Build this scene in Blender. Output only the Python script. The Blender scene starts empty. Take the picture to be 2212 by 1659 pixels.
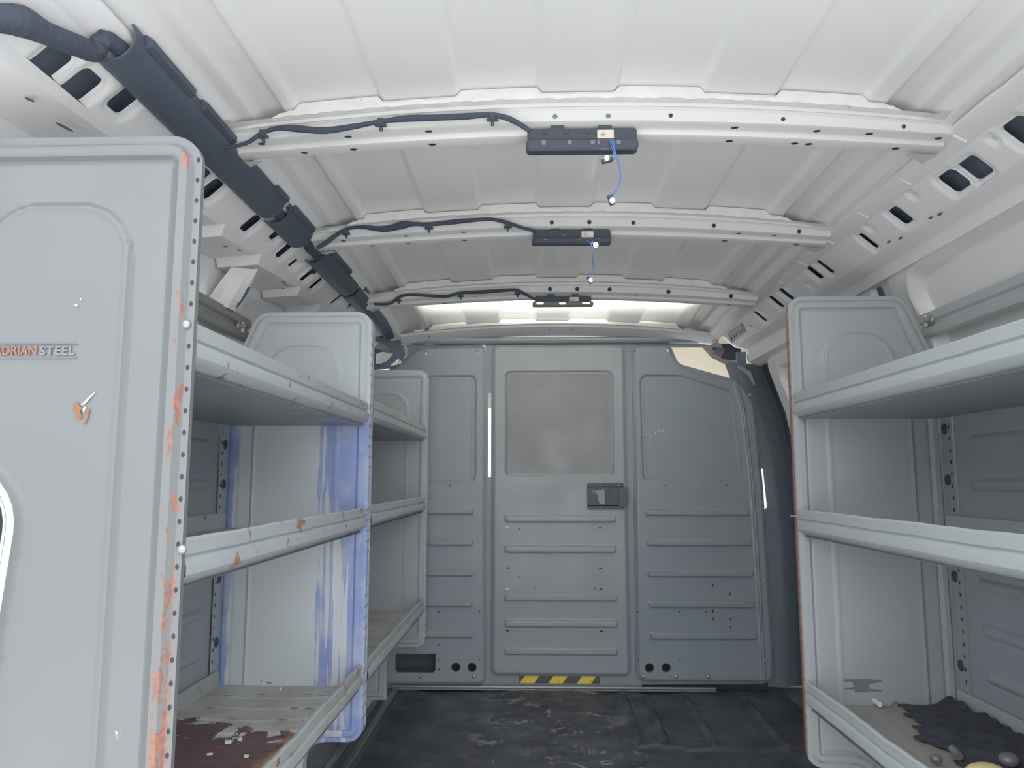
import bpy, math, random
import numpy as np
from mathutils import Vector, Matrix
random.seed(7)
C = bpy.context.scene.collection
PI = math.pi

# ------------------------------------------------------------------ camera numbers and the measuring helper
F, PITCH, YAW, H = 1650.0, math.radians(7.08), math.radians(1.52), 0.757
_cp, _sp, _cy, _sy = math.cos(PITCH), math.sin(PITCH), math.cos(YAW), math.sin(YAW)
_f = (-_sy*_cp, _cy*_cp, _sp)
_r = (_cy, _sy, 0.0)
_u = (_r[1]*_f[2]-_r[2]*_f[1], _r[2]*_f[0]-_r[0]*_f[2], _r[0]*_f[1]-_r[1]*_f[0])

def ray(px, py):
    a = (px-1106)/F; b = (829.5-py)/F
    return [_f[i]+a*_r[i]+b*_u[i] for i in range(3)]

def U(px, py, ax, v):
    """real point seen at a photo pixel on the plane X, Y or Z = v"""
    d = ray(px, py); o = (0, 0, H); k = 'XYZ'.index(ax); t = (v-o[k])/d[k]
    return (o[0]+t*d[0], o[1]+t*d[1], o[2]+t*d[2])

def UP(px, py, P0, n):
    d = ray(px, py); o = (0, 0, H)
    t = sum((P0[i]-o[i])*n[i] for i in range(3))/sum(d[i]*n[i] for i in range(3))
    return tuple(o[i]+t*d[i] for i in range(3))

def lin(r, g, b):
    f = lambda c: (c/255/12.92 if c/255 <= 0.04045 else ((c/255+0.055)/1.055)**2.4)
    return (f(r), f(g), f(b), 1.0)

# ------------------------------------------------------------------ materials
def nmat(name):
    m = bpy.data.materials.new(name); m.use_nodes = True
    nt = m.node_tree; b = nt.nodes['Principled BSDF']
    return m, nt, b

def N(nt, t, **kw):
    n = nt.nodes.new(t)
    for k, v in kw.items():
        if k.startswith('i_'):
            n.inputs[k[2:].replace('_', ' ')].default_value = v
        else:
            setattr(n, k, v)
    return n

def wpos(nt, scale=(1, 1, 1), loc=(0, 0, 0)):
    g = N(nt, 'ShaderNodeNewGeometry'); mp = N(nt, 'ShaderNodeMapping')
    mp.inputs['Scale'].default_value = scale; mp.inputs['Location'].default_value = loc
    nt.links.new(g.outputs['Position'], mp.inputs['Vector'])
    return mp.outputs['Vector']

def noise(nt, scale, detail=4, rough=.55, vec=None, stretch=(1, 1, 1), loc=(0, 0, 0), dist=0):
    n = N(nt, 'ShaderNodeTexNoise')
    n.inputs['Scale'].default_value = scale; n.inputs['Detail'].default_value = detail
    n.inputs['Roughness'].default_value = rough; n.inputs['Distortion'].default_value = dist
    nt.links.new(vec if vec is not None else wpos(nt, stretch, loc), n.inputs['Vector'])
    return n.outputs['Fac']

def ramp(nt, x, a, b, va=0.0, vb=1.0, smooth=True):
    m = N(nt, 'ShaderNodeMapRange')
    if smooth: m.interpolation_type = 'SMOOTHSTEP'
    m.inputs[1].default_value = a; m.inputs[2].default_value = b
    m.inputs[3].default_value = va; m.inputs[4].default_value = vb
    nt.links.new(x, m.inputs[0]); return m.outputs[0]

def math2(nt, op, a, b=None):
    m = N(nt, 'ShaderNodeMath', operation=op)
    for i, v in enumerate((a, b)):
        if v is None: continue
        if isinstance(v, (int, float)): m.inputs[i].default_value = v
        else: nt.links.new(v, m.inputs[i])
    return m.outputs[0]

def mixc(nt, fac, a, b):
    m = N(nt, 'ShaderNodeMix', data_type='RGBA')
    for s, v in ((m.inputs[0], fac), (m.inputs[6], a), (m.inputs[7], b)):
        if isinstance(v, (int, float)): s.default_value = v
        elif isinstance(v, tuple): s.default_value = v
        else: nt.links.new(v, s)
    return m.outputs[2]

def sepxyz(nt):
    g = N(nt, 'ShaderNodeNewGeometry'); s = N(nt, 'ShaderNodeSeparateXYZ')
    nt.links.new(g.outputs['Position'], s.inputs[0]); return s.outputs

def bumpn(nt, b, h, strength=.2, dist=.002):
    n = N(nt, 'ShaderNodeBump'); n.inputs['Strength'].default_value = strength; n.inputs['Distance'].default_value = dist
    nt.links.new(h, n.inputs['Height']); nt.links.new(n.outputs[0], b.inputs['Normal'])

def paint(name, col, rough=.4, var=.12, dark=.75, scale=4, spec=.5, metal=0.0, orange=.0, layers=(), speck=1.0):
    """sheet-metal paint: soft patchy tone, faint grime; layers: functions (nt, colour) -> colour"""
    m, nt, b = nmat(name)
    base = col
    d = tuple(c*dark for c in col[:3])+(1,)
    n = noise(nt, scale, 5, .6)
    c = mixc(nt, ramp(nt, n, .35, .75, 0, var*2), base, d) if var else mixc(nt, 0.0, base, d)
    if speck: c = mixc(nt, ramp(nt, noise(nt, 260, 2, .5), .70, .76, 0, .35*speck*var/.12), c, tuple(x*.45 for x in col[:3])+(1,))
    for L in layers: c = L(nt, c)
    nt.links.new(c, b.inputs['Base Color'])
    if var: nt.links.new(ramp(nt, noise(nt, 9, 4), .3, .7, rough-.06, rough+.10), b.inputs['Roughness'])
    else: b.inputs['Roughness'].default_value = rough
    b.inputs['Specular IOR Level'].default_value = spec; b.inputs['Metallic'].default_value = metal
    if orange: bumpn(nt, b, noise(nt, 140, 2), orange, .001)
    return m

def plain(name, col, rough=.5, metal=0.0, emit=0.0, spec=.5, bump=0, bs=90):
    m, nt, b = nmat(name)
    d = tuple(c*.8 for c in col[:3])+(1,)
    nt.links.new(mixc(nt, noise(nt, 40, 3), col, d), b.inputs['Base Color'])
    b.inputs['Roughness'].default_value = rough; b.inputs['Metallic'].default_value = metal
    b.inputs['Specular IOR Level'].default_value = spec
    if emit:
        b.inputs['Emission Color'].default_value = col; b.inputs['Emission Strength'].default_value = emit
    if bump: bumpn(nt, b, noise(nt, bs, 4), bump, .003)
    return m

def band(nt, x, lo, hi, soft=.004):
    return math2(nt, 'MULTIPLY', ramp(nt, x, lo-soft, lo+soft), ramp(nt, x, hi-soft, hi+soft, 1, 0))

def rust_edge(x0, x1, ztop, amount=.5, col=lin(142, 86, 58), sc=70):
    def L(nt, c):
        s = sepxyz(nt)
        m = band(nt, s[0], x0, x1, .003)
        z = ramp(nt, s[2], ztop-.45, ztop, 1, 0)
        n = noise(nt, sc, 5, .65, stretch=(1, 1, .28))
        t = math2(nt, 'ADD', n, math2(nt, 'MULTIPLY', z, .20))
        k = math2(nt, 'MULTIPLY', m, ramp(nt, t, 1.12-amount, 1.15-amount))
        cc = mixc(nt, ramp(nt, noise(nt, 130, 4), .4, .6), col, lin(112, 72, 62))
        return mixc(nt, k, c, cc)
    return L

def chips(thr=.72, col=lin(186, 130, 100), sc=22, box=None):
    def L(nt, c):
        n = noise(nt, sc, 6, .62)
        k = ramp(nt, n, thr, thr+.015)
        return mixc(nt, k, c, col)
    return L

def scuffs(thr=.68, col=lin(225, 228, 228), sc=90, st=(1, 1, .3), amt=.6):
    def L(nt, c):
        n = math2(nt, 'MULTIPLY', noise(nt, sc, 4, .7, stretch=st), ramp(nt, noise(nt, 5, 3), .4, .65, .85, 1.08))
        return mixc(nt, ramp(nt, n, thr, thr+.03, 0, amt), c, col)
    return L

def blue_stain(nt, c):
    s = sepxyz(nt)
    wob = math2(nt, 'MULTIPLY', math2(nt, 'SUBTRACT', noise(nt, 6, 4, stretch=(1, 1, 1.2)), .5), .03)
    x = math2(nt, 'ADD', s[0], wob)
    m1 = band(nt, x, -.722, -.688, .002)
    st = noise(nt, 62, 3, .5, stretch=(1, 1, .035))
    solid = band(nt, x, -.415, -.36, .002)
    wide = math2(nt, 'MULTIPLY', band(nt, x, -.49, -.36, .002), ramp(nt, st, .47, .50))
    top = math2(nt, 'MULTIPLY', band(nt, x, -.49, -.36, .002), ramp(nt, s[2], .62, .74))
    m = math2(nt, 'MAXIMUM', math2(nt, 'MAXIMUM', m1, solid), math2(nt, 'MAXIMUM', wide, math2(nt, 'MULTIPLY', top, ramp(nt, noise(nt, 30, 3, stretch=(1, 1, .1)), .36, .40))))
    m = math2(nt, 'MULTIPLY', m, ramp(nt, s[2], .885, .90, 1, 0))
    m = math2(nt, 'MULTIPLY', m, ramp(nt, noise(nt, 14, 5), .3, .6, .55, 1.0))
    return mixc(nt, math2(nt, 'MULTIPLY', m, .9), c, lin(112, 132, 190))

SHELF = lin(166, 173, 176)
M = {}
M['roof'] = paint('white_roof_paint', lin(234, 233, 231), .27, .0, .9, 3, orange=.0, speck=0)
M['rail'] = paint('white_body_paint', lin(236, 235, 233), .42, .0, .88, 6, speck=0, layers=(chips(.83, lin(120, 105, 90), 40),))
M['beam'] = paint('white_beam_paint', lin(214, 213, 210), .36, .0, .9, 7, speck=0, layers=(chips(.82, lin(176, 130, 100), 26),))
M['seal'] = paint('sealant_white', lin(228, 226, 220), .7, .2, .7, 30, orange=.4, layers=(chips(.70, lin(110, 105, 98), 90),))
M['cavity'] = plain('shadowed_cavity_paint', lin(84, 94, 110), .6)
M['dark'] = plain('dark_hole', lin(22, 26, 32), .7)
M['p1'] = paint('grey_panel_paint_darkened', lin(98, 101, 100), .36, .05, .88, 3, layers=(scuffs(.73, lin(232, 234, 234), 60, (1, 1, .5), .7), rust_edge(-.3985, -.3835, .82, .545)))  # same shelf paint, darkened here to offset strong light near the rear opening
M['p2'] = paint('grey_panel_paint_blue_stained', lin(188, 195, 197), .4, .08, .85, 4, layers=(blue_stain, chips(.78, lin(190, 150, 120), 26)))
M['p3'] = paint('grey_panel_paint_far', lin(158, 166, 170), .4, .10, .82, 5, layers=(chips(.80, lin(170, 120, 90), 26),))
M['pr'] = paint('grey_panel_paint_kerbside', lin(142, 147, 148), .4, .10, .84, 4, layers=(chips(.80, lin(120, 110, 100), 40), rust_edge(.550, .5555, 1.6, .62, lin(104, 76, 60))))
M['lip'] = paint('grey_shelf_paint', lin(164, 170, 171), .42, .12, .82, 8, layers=(chips(.625, lin(150, 108, 76), 24), scuffs(.74, lin(208, 210, 208), 110, (1, .3, 1), .6)))
M['lip_rust'] = paint('grey_shelf_paint_rusty', lin(160, 164, 162), .45, .16, .78, 8, layers=(chips(.60, lin(158, 120, 84), 16), chips(.66, lin(132, 84, 56), 34)))
M['lip2'] = paint('grey_shelf_paint_cleaner', lin(164, 170, 171), .42, .12, .82, 8, layers=(chips(.735, lin(130, 96, 74), 20),))
M['back'] = paint('grey_back_panel_paint', lin(140, 147, 152), .45, .10, .8, 6)
M['bulk'] = paint('grey_bulkhead_paint', lin(126, 134, 140), .36, .08, .84, 4, orange=.06)
def door_dirt(nt, c):
    s = sepxyz(nt)
    st = noise(nt, 95, 4, .65, stretch=(1, 1, .07))
    inside = math2(nt, 'MULTIPLY', band(nt, s[0], -.10, .305, .006), band(nt, s[2], .775, 1.16, .006))
    c = mixc(nt, math2(nt, 'MULTIPLY', inside, ramp(nt, noise(nt, 3.5, 6, .65), .25, .8, .55, .85)), c, lin(90, 87, 82))
    return mixc(nt, math2(nt, 'MULTIPLY', inside, ramp(nt, st, .60, .72, 0, .45)), c, lin(104, 102, 96))
M['door'] = paint('grey_door_paint', lin(132, 139, 144), .36, .08, .84, 4, orange=.06, layers=(door_dirt,))
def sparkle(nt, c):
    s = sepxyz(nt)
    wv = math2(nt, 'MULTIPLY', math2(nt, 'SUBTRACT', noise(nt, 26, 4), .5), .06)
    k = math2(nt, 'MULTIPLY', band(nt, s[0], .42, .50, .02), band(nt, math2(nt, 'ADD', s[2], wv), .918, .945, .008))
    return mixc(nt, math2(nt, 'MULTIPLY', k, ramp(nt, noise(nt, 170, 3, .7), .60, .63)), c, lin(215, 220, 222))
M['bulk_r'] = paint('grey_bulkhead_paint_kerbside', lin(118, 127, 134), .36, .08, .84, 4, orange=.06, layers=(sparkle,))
M['bolt'] = plain('zinc_bolt', lin(158, 160, 158), .35, .6)
M['black'] = plain('black_plastic', lin(48, 56, 68), .45, bump=.1, bs=300)
M['duct'] = plain('black_duct_plastic', lin(62, 72, 86), .55, bump=.15, bs=400)
M['tape'] = plain('black_cloth_tape', lin(52, 60, 74), .85, bump=.8, bs=160)
M['latch'] = plain('black_latch_metal', lin(36, 42, 48), .4, .3)
M['latchhole'] = plain('grey_behind_latch', lin(140, 142, 142), .4)
M['blue'] = plain('blue_wire', lin(70, 116, 186), .45)
M['sticker'] = plain('cream_sticker', lin(232, 222, 206), .6)
M['ink'] = plain('grey_ink', lin(130, 124, 118), .7)
M['bulb'] = plain('lit_bulb', (1.0, .97, .90, 1), .3, emit=8)
M['warm'] = plain('warm_lamp_window', (1.0, .80, .42, 1), .3, emit=3.0)
M['bezel'] = plain('grey_lamp_bezel', lin(112, 110, 104), .4)
M['rustletter'] = plain('rusty_letter', lin(136, 92, 80), .7)
M['letter'] = plain('grey_letter', lin(112, 116, 117), .3)
M['ring'] = plain('embossed_grey', lin(150, 158, 163), .3)
M['cream'] = plain('cream_headliner_fabric', lin(240, 232, 206), .8, emit=.0)
M['tan'] = plain('tan_trim', lin(160, 138, 120), .7)
M['darktrim'] = plain('dark_cab_trim', lin(50, 58, 66), .6)
M['pillar'] = plain('slate_pillar_paint', lin(88, 97, 106), .5)
M['seals'] = plain('black_door_rubber', lin(46, 54, 62), .7)
M['bar'] = paint('greyed_wall_rail', lin(128, 126, 124), .5, .15, .8, 8)
M['bar2'] = paint('pale_wall_rail', lin(176, 178, 178), .5, .12, .8, 8)
M['galv'] = plain('worn_galvanised', lin(120, 122, 122), .38, .6, bump=.2)
M['foil'] = plain('shiny_foil', lin(214, 214, 204), .22, .9, bump=.9, bs=70)
M['gasket'] = plain('sealer_blob', lin(206, 208, 204), .3, .6, bump=1.0, bs=260)
M['cloth'] = plain('oily_black_cloth', lin(46, 46, 56), .75, bump=.8, bs=60)
M['flake'] = plain('white_paint_flake', lin(222, 222, 216), .5)
M['yellow'] = plain('yellow_foam', lin(226, 206, 130), .8, bump=.6, bs=60)
M['pearl'] = plain('grey_fitting', lin(112, 110, 114), .45, .3)
M['steel'] = plain('bright_steel', lin(240, 236, 228), .25, .15)

# hazard tape: diagonal stripes
m, nt, b = nmat('hazard_stripes'); s = sepxyz(nt)
k = math2(nt, 'FRACT', math2(nt, 'DIVIDE', math2(nt, 'SUBTRACT', math2(nt, 'ADD', s[0], .056), math2(nt, 'MULTIPLY', s[2], .75)), .105))
y_ = math2(nt, 'LESS_THAN', k, .5)
dirt = ramp(nt, noise(nt, 90, 5, .7), .5, .72, 0, .7)
nt.links.new(mixc(nt, dirt, mixc(nt, y_, lin(52, 50, 52), lin(246, 212, 40)), lin(96, 92, 84)), b.inputs['Base Color'])
b.inputs['Roughness'].default_value = .45; M['hazard'] = m

# shelf trays
def tray_mat(name, kind):
    m, nt, b = nmat(name); s = sepxyz(nt)
    n1 = noise(nt, 7, 6, .6)
    c = mixc(nt, ramp(nt, n1, .3, .7), lin(190, 187, 180), lin(150, 146, 140))
    if kind == 'peel':
        w = math2(nt, 'MULTIPLY', math2(nt, 'SUBTRACT', noise(nt, 11, 6, .66, dist=.8), .5), .62)
        t = math2(nt, 'ADD', s[1], w)
        fine = math2(nt, 'MULTIPLY', math2(nt, 'SUBTRACT', noise(nt, 60, 4), .5), .02)
        t = math2(nt, 'ADD', t, fine)
        under = mixc(nt, noise(nt, 16, 5), lin(96, 64, 62), lin(78, 56, 58))
        side = ramp(nt, math2(nt, 'ADD', s[0], math2(nt, 'MULTIPLY', w, .25)), -.46, -.42)
        under = mixc(nt, side, under, mixc(nt, noise(nt, 24, 5), lin(196, 140, 84), lin(140, 96, 66)))
        edge = band(nt, t, 1.462, 1.476, .003)
        c = mixc(nt, ramp(nt, noise(nt, 34, 5, .7), .66, .70, 0, .6), c, lin(86, 74, 68))
        c = mixc(nt, edge, c, lin(196, 198, 196))
        c = mixc(nt, ramp(nt, t, 1.464, 1.467, 1, 0), c, under)
    if kind == 'oily':
        c = mixc(nt, ramp(nt, noise(nt, 24, 5, stretch=(1, .12, 1)), .45, .75, 0, .5), lin(146, 140, 132), lin(92, 88, 84))
        sp = math2(nt, 'ADD', math2(nt, 'MULTIPLY', s[0], 1.0), math2(nt, 'MULTIPLY', noise(nt, 9, 5), .14))
        c = mixc(nt, ramp(nt, sp, .82, .86, 0, .8), c, lin(58, 56, 62))
    nt.links.new(c, b.inputs['Base Color']); b.inputs['Roughness'].default_value = .55
    bumpn(nt, b, noise(nt, 40, 5), .25, .002)
    return m
M['tray_peel'] = tray_mat('tray_peeling', 'peel'); M['tray_oily'] = tray_mat('tray_oily', 'oily'); M['tray'] = tray_mat('tray_worn', '')
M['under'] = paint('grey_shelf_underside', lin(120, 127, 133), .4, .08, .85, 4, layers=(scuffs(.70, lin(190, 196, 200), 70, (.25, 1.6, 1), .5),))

# floor mat
m, nt, b = nmat('worn_black_rubber'); s = sepxyz(nt)
c = mixc(nt, ramp(nt, noise(nt, 5, 6, .62, dist=.6), .35, .72), lin(26, 29, 36), lin(47, 50, 55))
c = mixc(nt, ramp(nt, noise(nt, 9, 5, .6, loc=(3, 1, 0)), .56, .72, 0, .5), c, lin(80, 72, 67))
streak = math2(nt, 'MULTIPLY', noise(nt, 150, 2, .5, stretch=(1, .03, 1)), ramp(nt, noise(nt, 4.5, 5, .6, loc=(7, 2, 0)), .48, .66))
mid = band(nt, s[0], -.16, .30, .10)
c = mixc(nt, math2(nt, 'MULTIPLY', mid, ramp(nt, streak, .26, .50, 0, .8)), c, lin(112, 111, 111))
patch = ramp(nt, noise(nt, 10, 6, .7, loc=(1.3, .4, 0), dist=1.2), .585, .62, 0, .85)
c = mixc(nt, math2(nt, 'MULTIPLY', mid, patch), c, lin(140, 138, 136))
nt.links.new(c, b.inputs['Base Color'])
nt.links.new(ramp(nt, noise(nt, 8, 5), .35, .7, .32, .6), b.inputs['Roughness'])
bumpn(nt, b, noise(nt, 10, 7, .65), .5, .012); M['floor'] = m
M['metalfloor'] = paint('dark_metal_floor', lin(84, 88, 92), .5, .2, .6, 6)

# ------------------------------------------------------------------ mesh building
class MB:
    def __init__(s): s.v = []; s.f = []; s.m = []
    def add(s, vs, fs, mi=0):
        b = len(s.v); s.v.extend(tuple(map(float, p)) for p in vs)
        for f in fs: s.f.append(tuple(b+i for i in f)); s.m.append(mi)
    def box(s, x0, x1, y0, y1, z0, z1, mi=0):
        s.add([(x, y, z) for x in (x0, x1) for y in (y0, y1) for z in (z0, z1)],
              [(0, 1, 3, 2), (4, 6, 7, 5), (0, 4, 5, 1), (2, 3, 7, 6), (0, 2, 6, 4), (1, 5, 7, 3)], mi)
    def rbox(s, c, h, r, ex=(1, 0, 0), ey=(0, 1, 0), ez=(0, 0, 1), mi=0, bev=.0015, n=5):
        """box with rounded corners in the ex/ey outline and a small chamfer, thickness along ez"""
        c, ex, ey, ez = map(Vector, (c, ex, ey, ez)); rings = []
        for off, k in ((-h[2], bev), (-h[2]+bev, 0), (h[2]-bev, 0), (h[2], bev)):
            ring = []
            for qx, qy, a0 in ((1, 1, 0), (-1, 1, PI/2), (-1, -1, PI), (1, -1, 1.5*PI)):
                for i in range(n+1):
                    a = a0+i/n*PI/2
                    ring.append(c+ex*(qx*(h[0]-r)+math.cos(a)*(r-k))+ey*(qy*(h[1]-r)+math.sin(a)*(r-k))+ez*off)
            rings.append(ring)
        s.loft(rings, True, True, mi)
    def loft(s, rings, closed=True, cap=False, mi=0):
        n = len(rings[0]); vs = [p for r in rings for p in r]; fs = []
        for i in range(len(rings)-1):
            for j in range(n if closed else n-1):
                k = (j+1) % n
                fs.append((i*n+j, i*n+k, (i+1)*n+k, (i+1)*n+j))
        if cap: fs.append(tuple(range(n))); fs.append(tuple((len(rings)-1)*n+i for i in range(n)))
        s.add(vs, fs, mi)
    def tube(s, pts, r, n=10, mi=0, smooth=4, cap=True):
        P = [Vector(p) for p in pts]
        R = list(r) if hasattr(r, '__len__') else [r]*len(P)
        if smooth > 1 and len(P) > 2:
            Q = []; RR = []
            for i in range(len(P)-1):
                p0, p1, p2, p3 = P[max(i-1, 0)], P[i], P[i+1], P[min(i+2, len(P)-1)]
                for k in range(smooth):
                    t = k/smooth
                    Q.append(.5*((2*p1)+(p2-p0)*t+(2*p0-5*p1+4*p2-p3)*t*t+(3*p1-p0-3*p2+p3)*t**3)); RR.append(R[i]*(1-t)+R[i+1]*t)
            Q.append(P[-1]); RR.append(R[-1]); P, R = Q, RR
        rings = []; up = Vector((0.13, .2, 1)).normalized()
        for i, p in enumerate(P):
            d = (P[min(i+1, len(P)-1)]-P[max(i-1, 0)]).normalized()
            a = d.cross(up)
            if a.length < .05: a = d.cross(Vector((1, 0, 0)))
            a.normalize(); b = a.cross(d)
            rings.append([p+(a*math.cos(t)+b*math.sin(t))*R[i] for t in [2*PI*k/n for k in range(n)]])
        s.loft(rings, True, cap, mi)
    def disc(s, c, ex, ey, rx, ry=None, n=14, mi=0, r=None):
        ry = rx if ry is None else ry
        c, ex, ey = Vector(c), Vector(ex), Vector(ey)
        if r is None: vs = [c+ex*(rx*math.cos(2*PI*k/n))+ey*(ry*math.sin(2*PI*k/n)) for k in range(n)]
        else:
            vs = []
            for qx, qy, a0 in ((1, 1, 0), (-1, 1, PI/2), (-1, -1, PI), (1, -1, 1.5*PI)):
                for i in range(4):
                    a = a0+i/3*PI/2; vs.append(c+ex*(qx*(rx-r)+math.cos(a)*r)+ey*(qy*(ry-r)+math.sin(a)*r))
        s.add(vs, [tuple(range(len(vs)))], mi)
    def dome(s, c, n_, r, h, mi=0, seg=14):
        c = Vector(c); n_ = Vector(n_).normalized(); a = n_.orthogonal().normalized(); b = n_.cross(a); rings = []
        for i in range(5):
            t = i/4*PI/2*.96
            rings.append([c+n_*(h*math.sin(t))+(a*math.cos(q)+b*math.sin(q))*(r*math.cos(t)) for q in [2*PI*k/seg for k in range(seg)]])
        s.loft(rings, True, True, mi)
    def ball(s, c, r, mi=0, sc=(1, 1, 1), n=12):
        rings = []
        for i in range(1, 8):
            t = -PI/2+i/8*PI
            rings.append([(c[0]+r*sc[0]*math.cos(t)*math.cos(2*PI*k/n), c[1]+r*sc[1]*math.cos(t)*math.sin(2*PI*k/n), c[2]+r*sc[2]*math.sin(t)) for k in range(n)])
        s.loft(rings, True, True, mi)
    def extrude(s, prof, path, closed=False, cap=False, mi=0):
        """prof: list of points, path: function(t, p)->xyz over a list of t"""
        ts, fn = path
        s.loft([[fn(t, p) for p in prof] for t in ts], closed, cap, mi)

def S(x, a, b):
    t = np.clip((x-a)/(b-a), 0, 1); return t*t*(3-2*t)

def fillet(pts, n=8):
    """polygon [(x, y, r)] -> dense outline with rounded corners"""
    out = []; L = len(pts)
    for i in range(L):
        x, y, r = pts[i]
        p = np.array((x, y)); a = np.array(pts[i-1][:2])-p; b = np.array(pts[(i+1) % L][:2])-p
        if r <= 0: out.append(p); continue
        la, lb = np.linalg.norm(a), np.linalg.norm(b); a, b = a/la, b/lb
        th = math.acos(max(-1, min(1, float(a@b)))); d = min(r/math.tan(th/2), .49*la, .49*lb); r = d*math.tan(th/2)
        c = p+(a+b)/np.linalg.norm(a+b)*(r/math.sin(th/2))
        p0, p1 = p+a*d-c, p+b*d-c
        a0, a1 = math.atan2(p0[1], p0[0]), math.atan2(p1[1], p1[0])
        da = (a1-a0+PI) % (2*PI)-PI
        for k in range(n+1):
            t = a0+da*k/n; out.append(c+r*np.array((math.cos(t), math.sin(t))))
    return np.array(out)

def sd_poly(P):
    def fn(u, v):
        u = np.asarray(u, float); v = np.asarray(v, float)
        d = np.full(u.shape, 1e9); ins = np.zeros(u.shape, bool); n = len(P)
        for i in range(n):
            ax, ay = P[i]; bx, by = P[(i+1) % n]; ex, ey = bx-ax, by-ay; l2 = ex*ex+ey*ey
            if l2 < 1e-14: continue
            t = np.clip(((u-ax)*ex+(v-ay)*ey)/l2, 0, 1)
            d = np.minimum(d, (u-ax-t*ex)**2+(v-ay-t*ey)**2)
            if by != ay:
                ins ^= ((ay > v) != (by > v)) & (u < (bx-ax)*(v-ay)/(by-ay)+ax)
        return np.where(ins, -1, 1)*np.sqrt(d)
    return fn

def sd_rr(cx, cy, hx, hy, r):
    def fn(u, v):
        qx = np.abs(np.asarray(u)-cx)-hx+r; qy = np.abs(np.asarray(v)-cy)-hy+r
        return np.minimum(np.maximum(qx, qy), 0)+np.hypot(np.maximum(qx, 0), np.maximum(qy, 0))-r
    return fn

def cut(out, holes):
    def fn(u, v):
        d = out(u, v)
        for h in holes: d = np.maximum(d, -h(u, v))
        return d
    return fn

def sheet(mb, bb, cell, out, hf, frame, skirt=0.0, mi=0):
    u0, u1, v0, v1 = bb
    nu = int(math.ceil((u1-u0)/cell))+3; nv = int(math.ceil((v1-v0)/cell))+3
    us = u0-cell*.5+np.arange(nu)*cell; vs = v0-cell*.5+np.arange(nv)*cell
    UU, VV = np.meshgrid(us, vs, indexing='ij')
    keep = out((UU[:-1, :-1]+cell/2), (VV[:-1, :-1]+cell/2)) < 0
    pad = np.zeros((nu+1, nv+1), int); pad[1:-1, 1:-1] = keep
    cnt = pad[:-1, :-1]+pad[1:, :-1]+pad[:-1, 1:]+pad[1:, 1:]
    bd = (cnt > 0) & (cnt < 4)
    bu, bv = UU[bd].copy(), VV[bd].copy(); e = 1e-4
    ou, ov = bu.copy(), bv.copy()
    for _ in range(3):
        d = out(bu, bv)
        gx = (out(bu+e, bv)-out(bu-e, bv))/(2*e); gy = (out(bu, bv+e)-out(bu, bv-e))/(2*e)
        g = np.maximum(gx*gx+gy*gy, .3); bu -= d*gx/g; bv -= d*gy/g
    bu = np.clip(bu, ou-cell, ou+cell); bv = np.clip(bv, ov-cell, ov+cell)
    UU[bd] = bu; VV[bd] = bv
    HH = hf(UU, VV) if hf is not None else np.zeros(UU.shape)
    use = cnt > 0; idx = np.full(UU.shape, -1); idx[use] = np.arange(use.sum())
    X, Y, Z = frame(UU[use], VV[use], HH[use])
    X, Y, Z = (np.broadcast_to(np.asarray(q, float), UU[use].shape) for q in (X, Y, Z))
    i, j = np.nonzero(keep)
    fs = np.stack([idx[i, j], idx[i+1, j], idx[i+1, j+1], idx[i, j+1]], 1)
    mb.add(list(zip(X, Y, Z)), [tuple(int(q) for q in f) for f in fs], mi)
    if skirt:
        k = pad[1:-1, 1:-1]; E = []
        for a, b_, di, dj in (((0, 0), (1, 0), 0, -1), ((1, 0), (1, 1), 1, 0), ((1, 1), (0, 1), 0, 1), ((0, 1), (0, 0), -1, 0)):
            ii, jj = np.nonzero((k == 1) & (pad[1+di:1+di+k.shape[0], 1+dj:1+dj+k.shape[1]] == 0))
            for p, q in zip(ii, jj): E.append(((p+a[0], q+a[1]), (p+b_[0], q+b_[1])))
        vs_ = []; fs_ = []; mp = {}
        def vid(pq, low):
            key = (pq, low)
            if key not in mp:
                x, y, z = frame(UU[pq], VV[pq], HH[pq]-(skirt if low else 0))
                mp[key] = len(vs_); vs_.append((float(x), float(y), float(z)))
            return mp[key]
        for a, b_ in E: fs_.append((vid(a, 0), vid(b_, 0), vid(b_, 1), vid(a, 1)))
        mb.add(vs_, fs_, mi)

def wloc(o):
    p = Vector((0, 0, 0))
    while o is not None: p += o.location; o = o.parent
    return p

def obj(name, mb, mats, parent=None, smooth=True, angle=35, loc=None):
    if not isinstance(mats, (list, tuple)): mats = [mats]
    off = wloc(parent) if parent is not None else Vector(loc or (0, 0, 0))
    me = bpy.data.meshes.new(name)
    v = np.array(mb.v)-np.array(off)
    me.from_pydata([tuple(p) for p in v], [], mb.f)
    for m in mats: me.materials.append(m)
    if len(mats) > 1: me.polygons.foreach_set('material_index', mb.m)
    if smooth:
        me.polygons.foreach_set('use_smooth', [True]*len(me.polygons)); me.set_sharp_from_angle(angle=math.radians(angle))
    me.update()
    o = bpy.data.objects.new(name, me); C.objects.link(o)
    if parent is not None: o.parent = parent
    elif loc: o.location = loc
    return o

def tag(o, label, cat, group=None, kind=None):
    o['label'] = label
    if cat: o['category'] = cat
    if group: o['group'] = group
    if kind: o['kind'] = kind
    return o

def thing(name, label, cat, loc=(0, 0, 0), group=None):
    o = bpy.data.objects.new(name, None); C.objects.link(o); o.location = loc; o.empty_display_size = .05
    return tag(o, label, cat, group)

def struct(name, mb, mats, label=None, **k):
    o = obj(name, mb, mats, **k); o['kind'] = 'structure'
    if label: o['label'] = label
    return o

XH, YH, ZH = Vector((1, 0, 0)), Vector((0, 1, 0)), Vector((0, 0, 1))
XC = .085                                  # centre line of the van
Y_REAR, Y_BULK = .70, 2.92

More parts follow.
